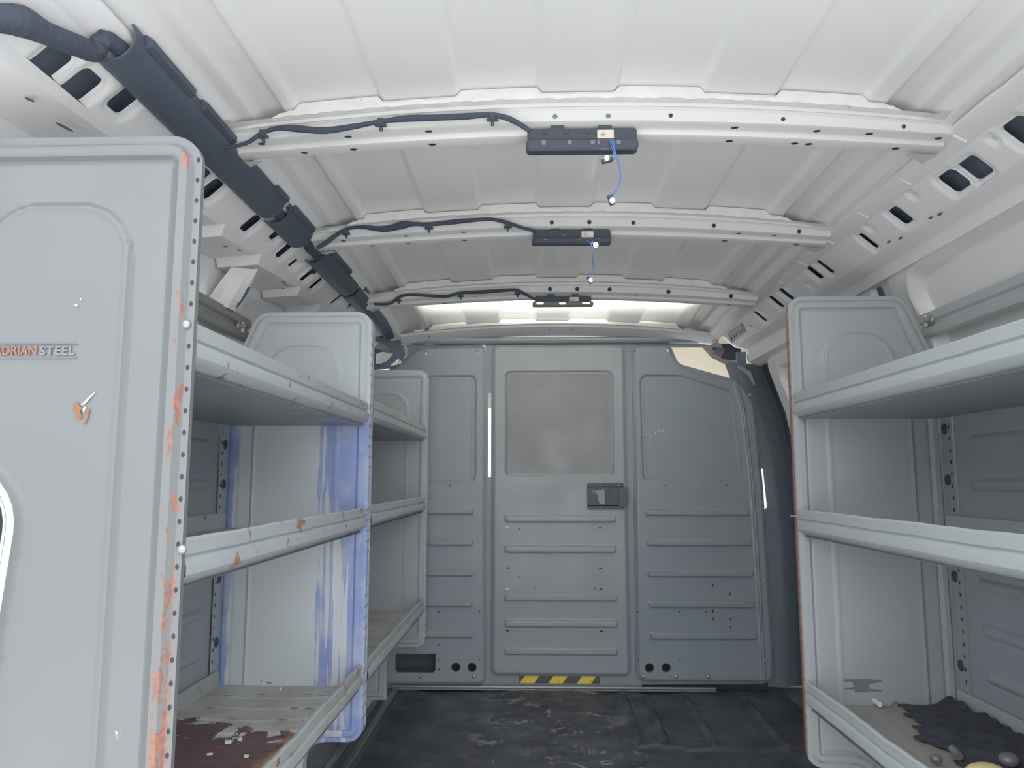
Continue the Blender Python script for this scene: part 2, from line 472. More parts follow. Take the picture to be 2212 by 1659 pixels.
# ------------------------------------------------------------------ roof
_RY = [0.6, 1.2, 1.72, 2.3, 2.45, 2.62, 2.86, 3.1]
_RZ = [1.398, 1.394, 1.388, 1.374, 1.372, 1.369, 1.352, 1.325]
RIBS = [(-.39, -.25), (-.12, .013), (.141, .281), (.405, .545)]
def roof_base(x, y):
    d = (np.asarray(x)-XC)/.61
    return np.interp(y, _RY, _RZ)-.040*d*d
def roof_z(x, y):
    x = np.asarray(x, float); z = roof_base(x, y); w = .0055
    for a, b in RIBS: z = z+.010*(S(x, a-w, a+w)-S(x, b-w, b+w))
    d = np.abs(x-XC)
    z = z+.014*(S(d, .496, .506)-S(d, .540, .552))
    z = z-.020*S(d, .575, .590)
    return z
mb = MB()
xs = np.concatenate([np.linspace(-.545, .715, 316)]); ys = np.linspace(Y_REAR, 2.99, 80)
rows = [[(x, y, float(z)) for x, z in zip(xs, roof_z(xs, y))] for y in ys]
mb.loft(rows, False)
struct('ceiling', mb, M['roof'], 'white ribbed steel roof skin of the van', angle=60)

# ------------------------------------------------------------------ roof crossbars
BEAMS = [(1.195, 0), (1.715, 1), (2.295, 2)]
BPROF = [(0, 0), (.012, -.002), (.014, -.008), (.017, -.008), (.021, -.012), (.024, -.030), (.030, -.033), (.046, -.033),
         (.049, -.035), (.052, -.042), (.056, -.044), (.080, -.044), (.082, -.042), (.084, .004)]
def bk(x): return .93-.28*min(1.1, abs(x-XC)/.61)**3
def beam_z(x, y): return float(roof_base(x, y))-.013
def beam(yc, label, holes_f, holes_h, light_h=()):
    t = thing('roof_crossbar', label, 'roof crossbar', (XC, yc, 1.34), 'roof crossbars')
    mb = MB(); xs = np.linspace(-.525, .695, 70)
    mb.loft([[(x, yc+dy, beam_z(x, yc)+dz*bk(x)) for dy, dz in BPROF] for x in xs], False)
    for px, py in holes_f:
        x, y, z = U(px, py, 'Y', yc+.0215); n = Vector((0, -.95, -.25)).normalized()
        mb.disc((x, yc+.0215, beam_z(x, yc)-.021*bk(x)-.0004), XH, n.cross(XH), .0042*yc/1.2*.9, mi=1, n=6)
    for px, py in light_h:
        x, y, z = U(px, py, 'Y', yc+.0215); mb.disc((x, yc+.0215, beam_z(x, yc)-.021), XH, ZH, .0045, mi=2, n=6)
    for px, py, row in holes_h:
        x, y, z = U(px, py, 'Y', yc+(.037 if row == 0 else .067))
        mb.disc((x, yc+(.037 if row == 0 else .067), beam_z(x, yc)-(.033 if row == 0 else .044)*bk(x)-.0006), XH, YH, .0065, .0045, mi=1)
    obj('bar', mb, [M['beam'], M['dark'], M['letter']], t)
    mb = MB(); xs = np.linspace(-.43, .60, 260); rows = []
    for x in xs:
        zb = beam_z(x, yc)-.0015; zt = float(roof_z(x, yc))-.0035; k_ = float(S(abs(x-XC), .525, .50)) if False else float(1-S(abs(x-XC), .485, .515)); zt = zb+.001+(zt-zb-.001)*k_
        w = .0008*math.sin(x*90)+.0006*math.sin(x*233+1)
        rows.append([(x, yc+.008, zt), (x, yc-.002, zt-.0007), (x, yc-.0045+w, (zt+zb)/2), (x, yc-.003, zb+w), (x, yc+.008, zb-.001)])
    mb.loft(rows, False); o = obj('sealant', mb, M['seal'], t); o['label'] = 'white cracked sealant bead'
    for sx in (-.505, .675):
        mb = MB(); sg = -1 if sx < 0 else 1
        z = beam_z(sx, yc)
        e = XC+sg*.612; z2 = z-.034
        mb.add([(e-sg*.055, yc+.082, z2+.004), (e+sg*.004, yc+.082, z2+.003), (e+sg*.004, yc+.135, z2+.008)], [(0, 1, 2)])
        obj('end_gusset', mb, M['beam'], t, smooth=False); mb = MB()
        mb.add([(e-sg*.060, yc+.004, z-.001), (e+sg*.004, yc-.045, z-.006), (e+sg*.004, yc+.010, z-.010)], [(0, 1, 2)])
        obj('end_gusset', mb, M['beam'], t, smooth=False)
    return t
beam(1.195, 'white roof crossbar closest to the rear opening, its lamp housing trailing long blue wires',
     [(1449, 255), (1692, 262), (1953, 280)], [(1587, 277, 0), (1765, 284, 0), (1878, 293, 0), (2028, 305, 0), (1575, 298, 1), (1716, 304, 1), (1747, 306, 1), (1935, 320, 1), (565, 312, 0), (658, 325, 1), (752, 293, 0), (764, 316, 1), (926, 281, 0), (934, 305, 1)],
     [(1199, 253), (1314, 253)])
beam(1.715, 'second white roof crossbar back from the rear opening, behind the lamp with one dangling bulb',
     [(1192, 481), (1273, 480), (1368, 481), (1542, 485), (1726, 495)], [(742, 515, 0), (805, 521, 1), (876, 504, 0), (882, 516, 1), (1001, 498, 0), (1004, 510, 1), (1595, 498, 0), (1565, 508, 1), (1672, 504, 0), (1720, 518, 1)])
beam(2.295, 'third white roof crossbar, just ahead of the brightly lit front roof section',
     [(1188, 628), (1247, 628), (1317, 628), (1444, 631), (1579, 638)], [(1025, 642, 0), (1376, 641, 0), (960, 655, 1), (1482, 645, 1), (1575, 652, 1)])
# header above the bulkhead
t = thing('roof_header', 'flat white roof header spanning above the grey bulkhead', 'roof header', (XC, 2.85, 1.32))
mb = MB(); xs = np.linspace(-.50, .69, 60); yc = 2.84
HP = [(0, 0), (.012, -.002), (.015, -.009), (.03, -.016), (.055, -.024), (.085, -.032), (.088, -.01), (.088, .01)]
mb.loft([[(x, yc+dy, beam_z(x, yc)+dz) for dy, dz in HP] for x in xs], False)
for px, py in [(1131, 715), (1186, 714), (1234, 714), (1290, 715)]:
    x, y, z = U(px, py, 'Y', yc+.035); mb.disc((x, yc+.035, beam_z(x, yc)-.0178), XH, (0, .97, -.2), .0042, .007, mi=1, n=8)
x, y, z = U(927, 728, 'Y', yc+.035); mb.disc((x, yc+.035, beam_z(x, yc)-.0178), XH, (0, .97, -.2), .0042, .007, mi=1, n=8)
obj('bar', mb, [M['beam'], M['dark']], t)
mb = MB(); xs = np.linspace(-.40, .57, 200); rows = []
for x in xs:
    zb = beam_z(x, yc)-.001; zt = zb+.001+(float(roof_z(x, yc))-.003-zb-.001)*float(1-S(abs(x-XC), .455, .485))
    rows.append([(x, yc+.006, zt), (x, yc-.002, zt-.001), (x, yc-.003, zb), (x, yc+.006, zb-.001)])
mb.loft(rows, False); o = obj('sealant', mb, M['seal'], t); o['label'] = 'white sealant bead'

# ------------------------------------------------------------------ side rails under the roof edge (part of the body)
RY1 = 2.93
def rail(name, sg, holes, label):
    A = (XC+sg*.640, 1.309); B = (XC+sg*.695, 1.262)
    ln = math.hypot(B[0]-A[0], B[1]-A[1]); dx, dz = (B[0]-A[0])/ln, (B[1]-A[1])/ln
    nx, nz = sg*dz, -sg*dx
    if nz > 0: nx, nz = -nx, -nz
    n = (nx, 0, nz)
    def fr(u, v, h): return (A[0]+dx*v+nx*h, u, A[1]+dz*v+nz*h)
    hs = []
    for px, py, ly, lv in holes:
        p = UP(px, py, (A[0], 0, A[1]), n); v = (p[0]-A[0])*dx+(p[2]-A[1])*dz
        ly = ly*1.6 if .012 < ly < .04 else ly
        hs.append(sd_rr(p[1], v, ly/2, lv/2, min(ly, lv)*.22))
    mb = MB()
    out = sd_rr((Y_REAR+RY1)/2, ln/2, (RY1-Y_REAR)/2, ln/2, .0005)
    def hf(u, v):
        h = np.zeros(u.shape)
        for q in hs: h = h-.004*(1-S(q(u, v), .002, .012))
        return h
    sheet(mb, (Y_REAR, RY1, 0, ln), .0035, cut(out, hs), hf, fr, skirt=.006)
    ysr = np.linspace(Y_REAR, RY1, 60)
    # flange beside the roof edge, scalloped
    def fl(y): return .610+.004*(1 if math.sin(y*26) > .2 else 0)
    mb.loft([[(XC+sg*(fl(y)-.006), y, 1.331), (XC+sg*(fl(y)-.007), y, 1.3245), (XC+sg*(fl(y)-.003), y, 1.3215), (XC+sg*.634, y, 1.3105), (XC+sg*.6405, y, 1.3085)] for y in ysr], False)
    for k in range(9):                                        # little raised weld tabs on the flange
        y = 1.22+k*.185
        mb.tube([(XC+sg*.611, y, 1.3205), (XC+sg*.634, y+.004, 1.3105)], .0022, 6, smooth=1)
    # dark box section behind the holes
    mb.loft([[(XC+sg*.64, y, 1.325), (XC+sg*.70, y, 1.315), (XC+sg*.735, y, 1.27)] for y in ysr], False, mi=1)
    if sg > 0:
        mb.loft([[(XC+sg*.695, y, 1.262), (XC+sg*.698, y, 1.2595), (XC+sg*.735, y, 1.252), (XC+sg*.742, y, 1.246), (XC+sg*.748, y, 1.225)] for y in ysr], False)
    return mb, fr, n
mb, fr, n = rail('trim_2', 1, [(2205, 288, .055, .05), (2103, 368, .034, .047), (2057, 396, .034, .047), (1942, 470, .027, .047), (1873, 524, .016, .050),
     (1780, 580, .018, .050), (1757, 592, .022, .050), (1697, 639, .024, .052), (1675, 655, .024, .052), (1640, 686, .022, .050),
     (2145, 303, .008, .008), (1971, 423, .008, .010), (1878, 494, .008, .008), (1750, 618, .010, .012), (1702, 625, .012, .014), (1643, 673, .012, .014), (1622, 708, .014, .014)], '')
for px, py in [(2010, 468), (2030, 460), (1920, 520), (1945, 512)]:
    x, y, z = U(px, py, 'Z', 1.256); mb.disc((x, y, 1.2535), (0.3, .95, 0), (.95, -.3, 0), .010, .004, mi=1)
mb.loft([[(XC+.748, y, 1.226), (XC+.752, y, 1.205), (XC+.80, y, 1.19)] for y in np.linspace(2.19, 2.96, 12)], False)
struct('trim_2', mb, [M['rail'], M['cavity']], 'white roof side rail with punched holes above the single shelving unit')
LH = [(115, 140, .046, .048), (182, 190, .046, .048), (273, 222, .040, .045), (432, 388, .030, .044), (461, 413, .028, .046), (545, 487, .026, .046), (602, 508, .022, .040),
      (618, 545, .022, .048), (604, 541, .010, .034), (636, 572, .018, .026), (628, 566, .005, .016), (644, 577, .005, .016),
      (655, 588, .010, .032), (668, 597, .022, .048), (686, 615, .020, .048), (706, 603, .012, .010), (622, 524, .014, .008), (731, 648, .018, .048), (765, 657, .02, .04)]
mb, fr, n = rail('trim_1', -1, LH, '')
# saw-tooth ledge under the rail: each bay ramps up and ends in a bright riser
st = [Y_REAR, 1.10, 1.455, 1.66, 1.955, 2.15, 2.40, RY1]
for a, b_ in zip(st[:-1], st[1:]):
    xi, xo = XC-.695, XC-.800
    for y0, y1, z0, z1 in ((a, b_, 1.240, 1.262),):
        mb.add([(xi, a, 1.262), (xi, b_, 1.262), (xi-.012, b_-.004, z1-.003), (xi-.012, a+.012, z0)], [(0, 1, 2, 3)])
        mb.add([(xi-.012, a+.012, z0), (xi-.012, b_-.004, z1-.003), (xo, b_-.004, z1-.012), (xo, a+.012, z0-.006)], [(0, 1, 2, 3)])
        mb.add([(xi, a, 1.262), (xi-.012, a+.012, z0), (xo, a+.012, z0-.006), (xo, a, 1.258)], [(0, 1, 2, 3)])
for px, py, r in [(140, 265, .016), (65, 205, .007), (412, 480, .012), (432, 482, .005), (487, 526, .006), (518, 535, .006), (612, 604, .006), (618, 610, .010), (612, 618, .006)]:
    x, y, z = U(px, py, 'Z', 1.248); mb.disc((x, y, 1.2415), (0.2, .97, 0), (.97, -.2, 0), r, .004, mi=1)
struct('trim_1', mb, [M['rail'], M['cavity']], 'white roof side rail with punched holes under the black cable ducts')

# ------------------------------------------------------------------ side walls
def wall_x(z, tab): return np.interp(z, [q[0] for q in tab], [q[1] for q in tab])
TL = [(0, -.785), (.5, -.79), (.8, -.785), (1.0, -.765), (1.25, -.715)]
mb = MB()
rec = [sd_rr(1.25, 1.06, .40, .155, .05), sd_rr(2.20, 1.06, .40, .155, .05)]
def hf(u, v):
    h = np.zeros(u.shape)
    for q in rec: h = h-.028*(1-S(q(u, v), -.008, .004))
    h = h-.003*(S(v, 1.226, 1.229))
    return h
sheet(mb, (Y_REAR, 2.95, 0, 1.252), .008, sd_rr((Y_REAR+2.95)/2, .626, (2.95-Y_REAR)/2, .626, .001), hf,
      lambda u, v, h: (wall_x(v, TL)+h, u, v))
struct('wall_left', mb, M['rail'], 'white pressed steel body side behind the two shelving units')
TR = [(0, .935), (.5, .955), (.8, .95), (1.0, .915), (1.12, .885), (1.24, .838)]
mb = MB()
rec = [sd_poly(fillet([(.95, .80, .05), (.95, 1.225, .05), (1.48, 1.228, .1), (1.735, 1.21, .06), (1.66, .80, .06)]))]
slot = sd_poly(fillet([(1.80, 1.150, .012), (1.80, 1.228, .012), (1.885, 1.232, .012), (1.885, 1.150, .012)]))
arc = sd_poly(fillet([(1.97, .95, .02), (1.97, 1.16, .06), (2.08, 1.2, .06), (2.16, 1.16, .06), (2.16, .95, .02)]))
def hf(u, v):
    h = np.zeros(u.shape)
    h = h-.030*(1-S(rec[0](u, v), -.010, .002))+.005*np.exp(-((rec[0](u, v)-.008)/.006)**2)
    h = h-.012*(1-S(slot(u, v), -.004, .004))-.02*(1-S(arc(u, v), -.006, .004))
    return h
sheet(mb, (Y_REAR, 2.20, 0, 1.24), .006, sd_rr((Y_REAR+2.2)/2, .62, (2.2-Y_REAR)/2, .62, .001), hf, lambda u, v, h: (wall_x(v, TR)-h, u, v))
mb.disc((wall_x(1.195, TR)+.009, 1.862, 1.195), (0, 1, 0), (-.35, 0, 1), .013, .030, mi=1, r=.006)
mb.disc((wall_x(1.16, TR)+.0095, 2.065, 1.135), (0, 1, 0), (.2, 0, 1), .065, .035, mi=1)
struct('wall_right', mb, [M['rail'], M['cavity']], 'white pressed steel body side behind the single shelving unit')

# sliding side door, seen past the single shelving unit
TD = [(0, .975), (.5, .985), (.8, .965), (1.0, .925), (1.22, .85)]
mb = MB(); win = sd_poly(fillet([(2.22, .86, .05), (2.22, 1.16, .05), (2.74, 1.15, .05), (2.70, .86, .05)]))
outl = sd_poly(fillet([(2.205, .03, .02), (2.205, 1.215, .02), (2.84, 1.215, .07), (2.84, .03, .05)]))
def hf(u, v):
    return -.02*(1-S(win(u, v), -.008, .004))-.012*(1-S(-outl(u, v), .008, .03))
sheet(mb, (2.205, 2.84, .03, 1.215), .006, outl, hf, lambda u, v, h: (wall_x(v, TD)-h, u, v), skirt=.02)
d1 = struct('door_1', mb, M['rail'], 'white inner skin of the sliding side door')
mb = MB(); zs = np.linspace(0, 1.235, 50)
mb.loft([[(wall_x(z, TD)+.03, 2.20, z), (wall_x(z, TD)+.03, 2.955, z), (wall_x(z, TD)-.012, 2.965, z)] for z in zs], False)
struct('trim_3', mb, M['seals'], 'dark rubber door surround beside the bulkhead')
mb = MB()
mb.loft([[(wall_x(z, TD)-.112+(.022 if .645 < z < .81 else 0), 2.945, z), (wall_x(z, TD)-.06, 2.935, z), (wall_x(z, TD)-.042, 2.94, z), (wall_x(z, TD)+.01, 2.962, z)] for z in np.linspace(0, 1.20, 60)], False)
o = struct('trim_4', mb, M['pillar'], 'slate grey door pillar beside the kerbside bulkhead panel')

mb = MB()
mb.add([(-.92, .70, -.3), (-.92, 3.0, -.3), (-.92, 3.5, 1.25), (-.92, .70, 1.25), (-.60, .70, 1.45), (-.60, 3.5, 1.45), (.77, .70, 1.45), (.77, 3.5, 1.45), (1.09, .70, 1.25), (1.09, 3.5, 1.25), (1.09, .70, -.3), (1.09, 3.0, -.3)],
       [(0, 1, 2, 3), (3, 2, 5, 4), (4, 5, 7, 6), (6, 7, 9, 8), (8, 9, 11, 10)])
mb.add([(1.09, 3.0, -.3), (1.09, 3.0, 1.25), (.93, 3.0, 1.25), (.93, 3.0, -.3)], [(0, 1, 2, 3)])
struct('wall_outer', mb, M['rail'], 'outer steel body of the van')
# ------------------------------------------------------------------ floor
mb = MB()
RIBX = [(.322, 2.30, 2.87), (.395, 2.34, 2.85), (.535, 2.29, 2.84), (.735, 2.30, 2.84)]
def hf(u, v):
    h = .004*np.sin(u*9+1)*np.sin(v*7)+.002*np.sin(u*31)*np.sin(v*23+2)-.006
    for x, a, b_ in RIBX:
        xx = x-(2.85-v)*.02
        h = h+.015*np.exp(-((u-xx)/.008)**2)*S(v, a-.02, a+.02)*(1-S(v, b_-.02, b_+.02))
    h = h+.009*np.exp(-((v-2.305-.02*np.sin(u*9))/.010)**2)*S(u, .28, .34)
    return h
sheet(mb, (-.475, .90, Y_REAR, 2.915), .010, sd_rr(.2125, (Y_REAR+2.915)/2, .6875, (2.915-Y_REAR)/2, .01), hf, lambda u, v, h: (u, v, h), skirt=.004)
struct('floor', mb, M['floor'], 'worn black rubber cargo floor mat')
mb = MB(); mb.box(-.92, 1.09, Y_REAR, 3.0, -.06, -.016)
struct('floor_pan', mb, M['metalfloor'], 'dark steel floor pan under the mat')
t = thing('floor_track', 'pair of worn metal floor strips running beside the mat under the doubled shelving', 'floor track', (-.53, 1.8, -.016))
for x, w in ((-.500, .010), (-.545, .010)):
    mb = MB(); p = [(x-w, -.0158), (x-w, -.003), (x-w+.003, .0), (x+w-.003, .0), (x+w, -.003), (x+w, -.0158)]
    mb.extrude(p, (np.linspace(Y_REAR+.02, 2.885, 20), lambda y, q: (q[0], y, q[1])), cap=True); obj('strip', mb, M['galv'], t)

# ------------------------------------------------------------------ shelving units
def end_panel(parent, xf, sg, Y, D, mat, hole=False, perf=False, extra=None, v0=0.0):
    """sheet end panel; xf front edge, sg direction of depth"""
    P = fillet([(0, .178, .034), (0, 1.150, .036), (D-.065, 1.150, .042), (D-.008, 1.015, .08), (D, .93, .05), (D, v0, 0), (.132, v0, 0), (.132, .178, .05)])
    out = sd_poly(P)
    inner = sd_poly(fillet([(.072, .225, .03), (.072, 1.068, .062), (D-.115, 1.068, .062), (D-.065, .95, .05), (D-.065, .225, .03)]))
    hs = []
    if hole: hs = [sd_poly(fillet([(.176, .768, .062), (.32, .768, .05), (.32, .36, .05), (.212, .36, .05)]))]
    full = cut(out, hs)
    def hf(u, v):
        d = -out(u, v)
        h = .0065*(S(d, .009, .0135)-S(d, .024, .029))+.003*S(d, .030, .034)
        si = inner(u, v); h = h+.0045*(1-S(si, -.002, .002))+.0016*np.exp(-((si+.005)/.0030)**2)
        for q in hs: h = h+.013*(1-S(q(u, v), .0, .014))
        return h
    mb = MB()
    sheet(mb, (0, D, v0, 1.15), .0032, full, hf, lambda u, v, h: (xf+sg*u, Y-h, v), skirt=.008)
    if not perf:
        for k in range(39):
            v = .205+k*.0241
            mb.disc((xf+sg*.0012, Y-.0007, v), XH, ZH, .0006, .0035, mi=1, n=8)
    else:
        for k in range(39):
            v = .205+k*.0241
            mb.disc((xf+sg*.0045, Y-.0006, v), XH, ZH, .0020, .0030, mi=1, n=10)
    return obj('end_panel', mb, [mat, M['dark']], parent)

def lip_prof(sg, xf, zt, depth, inset=.003):
    p = [(-.010, -.002), (-.004, 0), (-.001, -.003), (-.0015, -.0185), (-.0045, -.0205), (-.0045, -.0215), (.0015, -.0245), (.003, -.030), (.003, -.040), (-.001, -.0455), (-.006, -.0475), (-.014, -.0548)]
    return [(xf-sg*q[0]*1.0+sg*inset, zt+q[1]) for q in p]

def shelf(parent, xf, sg, y0, y1, zt, D, mats, slits=True, dent=0.0, ribs=False):
    """front lip + tray + rear lip in one folded sheet; materials: 0 lip, 1 tray top, 2 underside, 3 dark slits"""
    mb = MB(); n = 40
    pr = lip_prof(sg, xf, zt, D)
    ys = np.linspace(y0, y1, n)
    def wob(y):
        return dent*(math.sin(y*23)*.4+math.sin(y*61+1)*.25+math.sin(y*140)*.15)
    rows = []
    for y in ys:
        row = []
        for i, (x, z) in enumerate(pr): row.append((x+sg*.3*wob(y)*(1 if i < 4 else .3), y, z+wob(y)*(1 if i < 4 else .4)))
        rows.append(row)
    mb.loft(rows, False)
    xa = pr[-2][0]; xb = xf+sg*(D-.012); zz = zt-.047
    def trayz(u, v, h): return (u, v, zz+.0012+h)
    x0_, x1_ = min(xa, xb), max(xa, xb)
    def hf(u, v):
        h = -.004*np.sin(PI*(v-y0)/(y1-y0))*np.sin(PI*np.clip((u-x0_)/(x1_-x0_), 0, 1))
        if ribs:
            for k in range(12):
                yy = y1-.075-k*.072
                bow = .03*(1-((u-(x0_+x1_)/2)/((x1_-x0_)/2))**2)
                h = h+.0035*np.exp(-((v-yy+bow*.8)/.0035)**2)*S(u, x0_+.03, x0_+.06)*(1-S(u, x1_-.05, x1_-.02))
        return h
    sheet(mb, (x0_, x1_, y0, y1), .009 if not ribs else .004, sd_rr((x0_+x1_)/2, (y0+y1)/2, (x1_-x0_)/2, (y1-y0)/2, .0005), hf, trayz, mi=1)
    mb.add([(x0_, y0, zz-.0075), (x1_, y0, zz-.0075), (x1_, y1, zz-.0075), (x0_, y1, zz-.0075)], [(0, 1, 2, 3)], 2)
    mb.add([(xb, y0, zz-.0075), (xb, y1, zz-.0075), (xb, y1, zz+.035), (xb, y0, zz+.035)], [(0, 1, 2, 3)], 0)
    if slits:
        k = 0; y = y0+.075
        while y < y1-.03:
            mb.disc((xf-sg*.0016+sg*.003, y, zt-.036), YH, ZH, .0022, .0048, mi=3, n=8); y += .152
    if ribs:
        for k in range(10):
            for uu in (.07, .10, .20, .27):
                yy = y1-.09-k*.085+.02*random.random()
                if random.random() < .6: mb.disc((xf+sg*uu, yy, zz+.0016+.002), XH, YH, .010, .0022, mi=3, n=8)
    return obj('shelf', mb, mats, parent)

def back_panel(parent, x, sg, y0, y1, mat, z0=.25, z1=.90):
    zs = [.39, .43, .505, .548, .62, .70, .745, .79, .84]
    beads = [sd_rr((y0+y1)/2, z, (y1-y0)/2-.055, .011, .010) for z in (.385, .47, .555, .66, .745, .83)]
    mb = MB()
    def hf(u, v):
        h = np.zeros(u.shape)
        for q in beads: h = h+.006*(1-S(q(u, v), -.006, .002))
        return h
    sheet(mb, (y0, y1, z0, z1), .005, sd_rr((y0+y1)/2, (z0+z1)/2, (y1-y0)/2, (z1-z0)/2, .001), hf, lambda u, v, h: (x-sg*h, u, v))
    return obj('back_panel', mb, mat, parent)

def rear_flange(parent, x, sg, Y, mat, plugs):
    """perforated flange where the end panel meets the back, with black grommets"""
    mb = MB(); w = .045
    mb.add([(x, Y-.001, .12), (x, Y-w, .12), (x, Y-w, .93), (x, Y-.001, .93)], [(0, 1, 2, 3)])
    for k in range(32):
        mb.disc((x-sg*.0006, Y-.034, .14+k*.0241), YH, ZH, .0028, .0045, mi=1, n=8)
    o = obj('rear_flange', mb, [mat, M['dark']], parent, smooth=False)
    for z in plugs:
        mb = MB(); mb.dome((x-sg*.0005, Y-.018, z), (-sg, 0, 0), .0115, .004); obj('grommet', mb, M['black'], parent)

def bolts(parent, pts, n, r=.007, h=.004):
    for p in pts:
        mb = MB(); mb.dome(p, n, r, h); obj('bolt', mb, M['bolt'], parent)

XL, DL, XR, DR = -.378, .337, .552, .316
Y1, Y2, Y2B, Y3, YR = .83, 1.768, 1.792, 2.735, 1.64
SH = (.345, .692, .934)
ua = thing('shelving_unit', 'grey steel van shelving unit with rusty front edge and blue stained far panel', 'shelving unit', (-.55, 1.3, -.016))
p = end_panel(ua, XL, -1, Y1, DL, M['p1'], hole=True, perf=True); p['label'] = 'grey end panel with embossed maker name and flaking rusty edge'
M['barerust'] = plain('bare_rust', lin(140, 82, 54), .8); M['barewhite'] = plain('bare_primer', lin(205, 206, 202), .6); M['scrape'] = plain('tan_scrape', lin(150, 140, 122), .7)
def decal(polys, mat, label):
    for P in polys:
        mb = MB(); mb.add([(lambda q: (q[0], Y1-.0096, q[2]))(U(a_, b2_, 'Y', Y1-.0066)) for a_, b2_ in P], [tuple(range(len(P)))])
        o = obj('bare_patch', mb, mat, ua, smooth=False); o['label'] = label
decal([[(163, 872), (170, 869), (174, 876), (180, 882), (176, 890), (180, 900), (175, 907), (168, 903), (169, 893), (161, 885)], [(190, 884), (197, 882), (196, 890), (192, 905), (186, 917), (182, 919), (188, 900)]], M['barerust'], 'orange bare metal patch')
decal([[(178, 876), (196, 857), (210, 846), (208, 850), (186, 874)], [(175, 646), (179, 645), (178, 651)], [(165, 657), (172, 660), (169, 664), (164, 661)], [(181, 884), (188, 878), (188, 884), (184, 892)]], M['barewhite'], 'pale chipped paint')
p = end_panel(ua, XL, -1, Y2, DL, M['p2']); p['label'] = 'grey end panel streaked with blue paint drips'
for z, tm, d in zip(SH, ('tray_peel', 'tray', 'tray'), (.0035, .001, .0005)):
    s_ = shelf(ua, XL, -1, Y1+.012, Y2-.008, z, DL, [M['lip_rust'] if z < .4 else M['lip'], M[tm], M['under'], M['dark']], dent=d, ribs=(z < .4))
    if z < .4: s_['label'] = 'bottom shelf with peeling grey paint over dark red metal'
back_panel(ua, XL-DL+.004, -1, Y1+.02, Y2-.05, M['back'])
rear_flange(ua, XL-DL+.008, -1, Y2-.006, M['p3'], [.395, .535, .745, .835])
q = U(403, 701, 'Y', Y1)
HP_ = fillet([(.176, .768, .062), (.32, .768, .05), (.32, .36, .05), (.212, .36, .05)])
hp = [(XL-a_, Y1-.013, b2_) for a_, b2_ in HP_]; mb = MB()
rings = []
for i_, p_ in enumerate(hp):
    d_ = Vector(hp[(i_+1) % len(hp)])-Vector(hp[i_-1]); n_ = Vector((d_.z, 0, -d_.x)).normalized()
    rings.append([Vector(p_)+n_*(.0065*math.cos(t_))+Vector((0, 1, 0))*(.0075*math.sin(t_)) for t_ in [2*PI*k_/10 for k_ in range(10)]])
rings.append(rings[0]); mb.loft(rings, True)
o = obj('hole_edging', mb, M['flake'], ua); o['label'] = 'white edging round the hand hole'
bolts(ua, [(q[0], Y1-.001, q[2]), (U(392, 1187, 'Y', Y1)[0]+.001, Y1-.001, U(392, 1187, 'Y', Y1)[2])], (0, -1, 0), .0055, .0035)
bolts(ua, [(XL+.001, Y2-.012, z-.012) for z in SH], (1, 0, 0), .0055, .003)
# maker's name pressed into the near panel
def text_mesh(s, h, width, origin, mat, name, parent, ex=.0006, bold=.0):
    cu = bpy.data.curves.new('lettering_curve', 'FONT'); cu.body = s; cu.extrude = ex/max(h, 1e-6); cu.offset = bold; cu.resolution_u = 3
    to = bpy.data.objects.new('lettering_tmp', cu); C.objects.link(to)
    dg = bpy.context.evaluated_depsgraph_get(); me = bpy.data.meshes.new_from_object(to.evaluated_get(dg))
    bpy.data.objects.remove(to); bpy.data.curves.remove(cu)
    co = np.array([v.co[:] for v in me.vertices]); lo, hi = co.min(0), co.max(0)
    sx = width/(hi[0]-lo[0]); sz = h/(hi[1]-lo[1]); off = wloc(parent)
    for v in me.vertices:
        x, y, z = v.co
        v.co = (origin[0]+(x-lo[0])*sx-off.x, origin[1]-(z-lo[2])*h-off.y, origin[2]+(y-lo[1])*sz-off.z)
    me.materials.append(mat); me.name = name
    o = bpy.data.objects.new(name, me); C.objects.link(o); o.parent = parent; return o
yt = Y1-.0105
a = U(-16, 766.5, 'Y', yt); b_ = U(77, 766.5, 'Y', yt); c_ = U(84, 766.5, 'Y', yt); d_ = U(160, 766.5, 'Y', yt); hh = a[2]*0+U(0, 747.5, 'Y', yt)[2]-a[2]
hh = U(0, 747.5, 'Y', yt)[2]-U(0, 766.5, 'Y', yt)[2]
o = text_mesh('ADRIAN', hh, b_[0]-a[0], (a[0], yt+.003, a[2]), M['rustletter'], 'embossed_lettering', ua, .0012, .02); o['label'] = 'pressed letters with rust showing'
o = text_mesh('STEEL', hh, d_[0]-c_[0], (c_[0], yt+.003, c_[2]), M['letter'], 'embossed_lettering', ua, .0012, .02); o['label'] = 'pressed letters still painted grey'
mb = MB()
for yy in (743, 773):
    z = U(0, yy, 'Y', yt)[2]; mb.box(a[0]-.01, d_[0]+.001, yt+.001, yt+.004, z-.0005, z+.0005)
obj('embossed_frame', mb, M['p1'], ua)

ub = thing('shelving_unit', 'grey steel shelving unit standing against the bulkhead, behind the blue stained panel', 'shelving unit', (-.55, 2.26, -.016))
p = end_panel(ub, XL, -1, Y2B, DL, M['p3'])
p = end_panel(ub, XL+.004, -1, Y3, DL, M['p3'])
for z, tm, d in zip((.345, .696, .945), ('tray', 'tray', 'tray'), (.003, .0, .0)):
    shelf(ub, XL+.002, -1, Y2B+.012, Y3-.008, z, DL, [M['lip2'], M[tm], M['under'], M['dark']], dent=d)
back_panel(ub, XL-DL+.004, -1, Y2B+.02, Y3-.05, M['back'])
bolts(ub, [(XL+.002, Y2B+.004, z-.012) for z in (.345, .696, .945)], (1, 0, 0), .0055, .003)

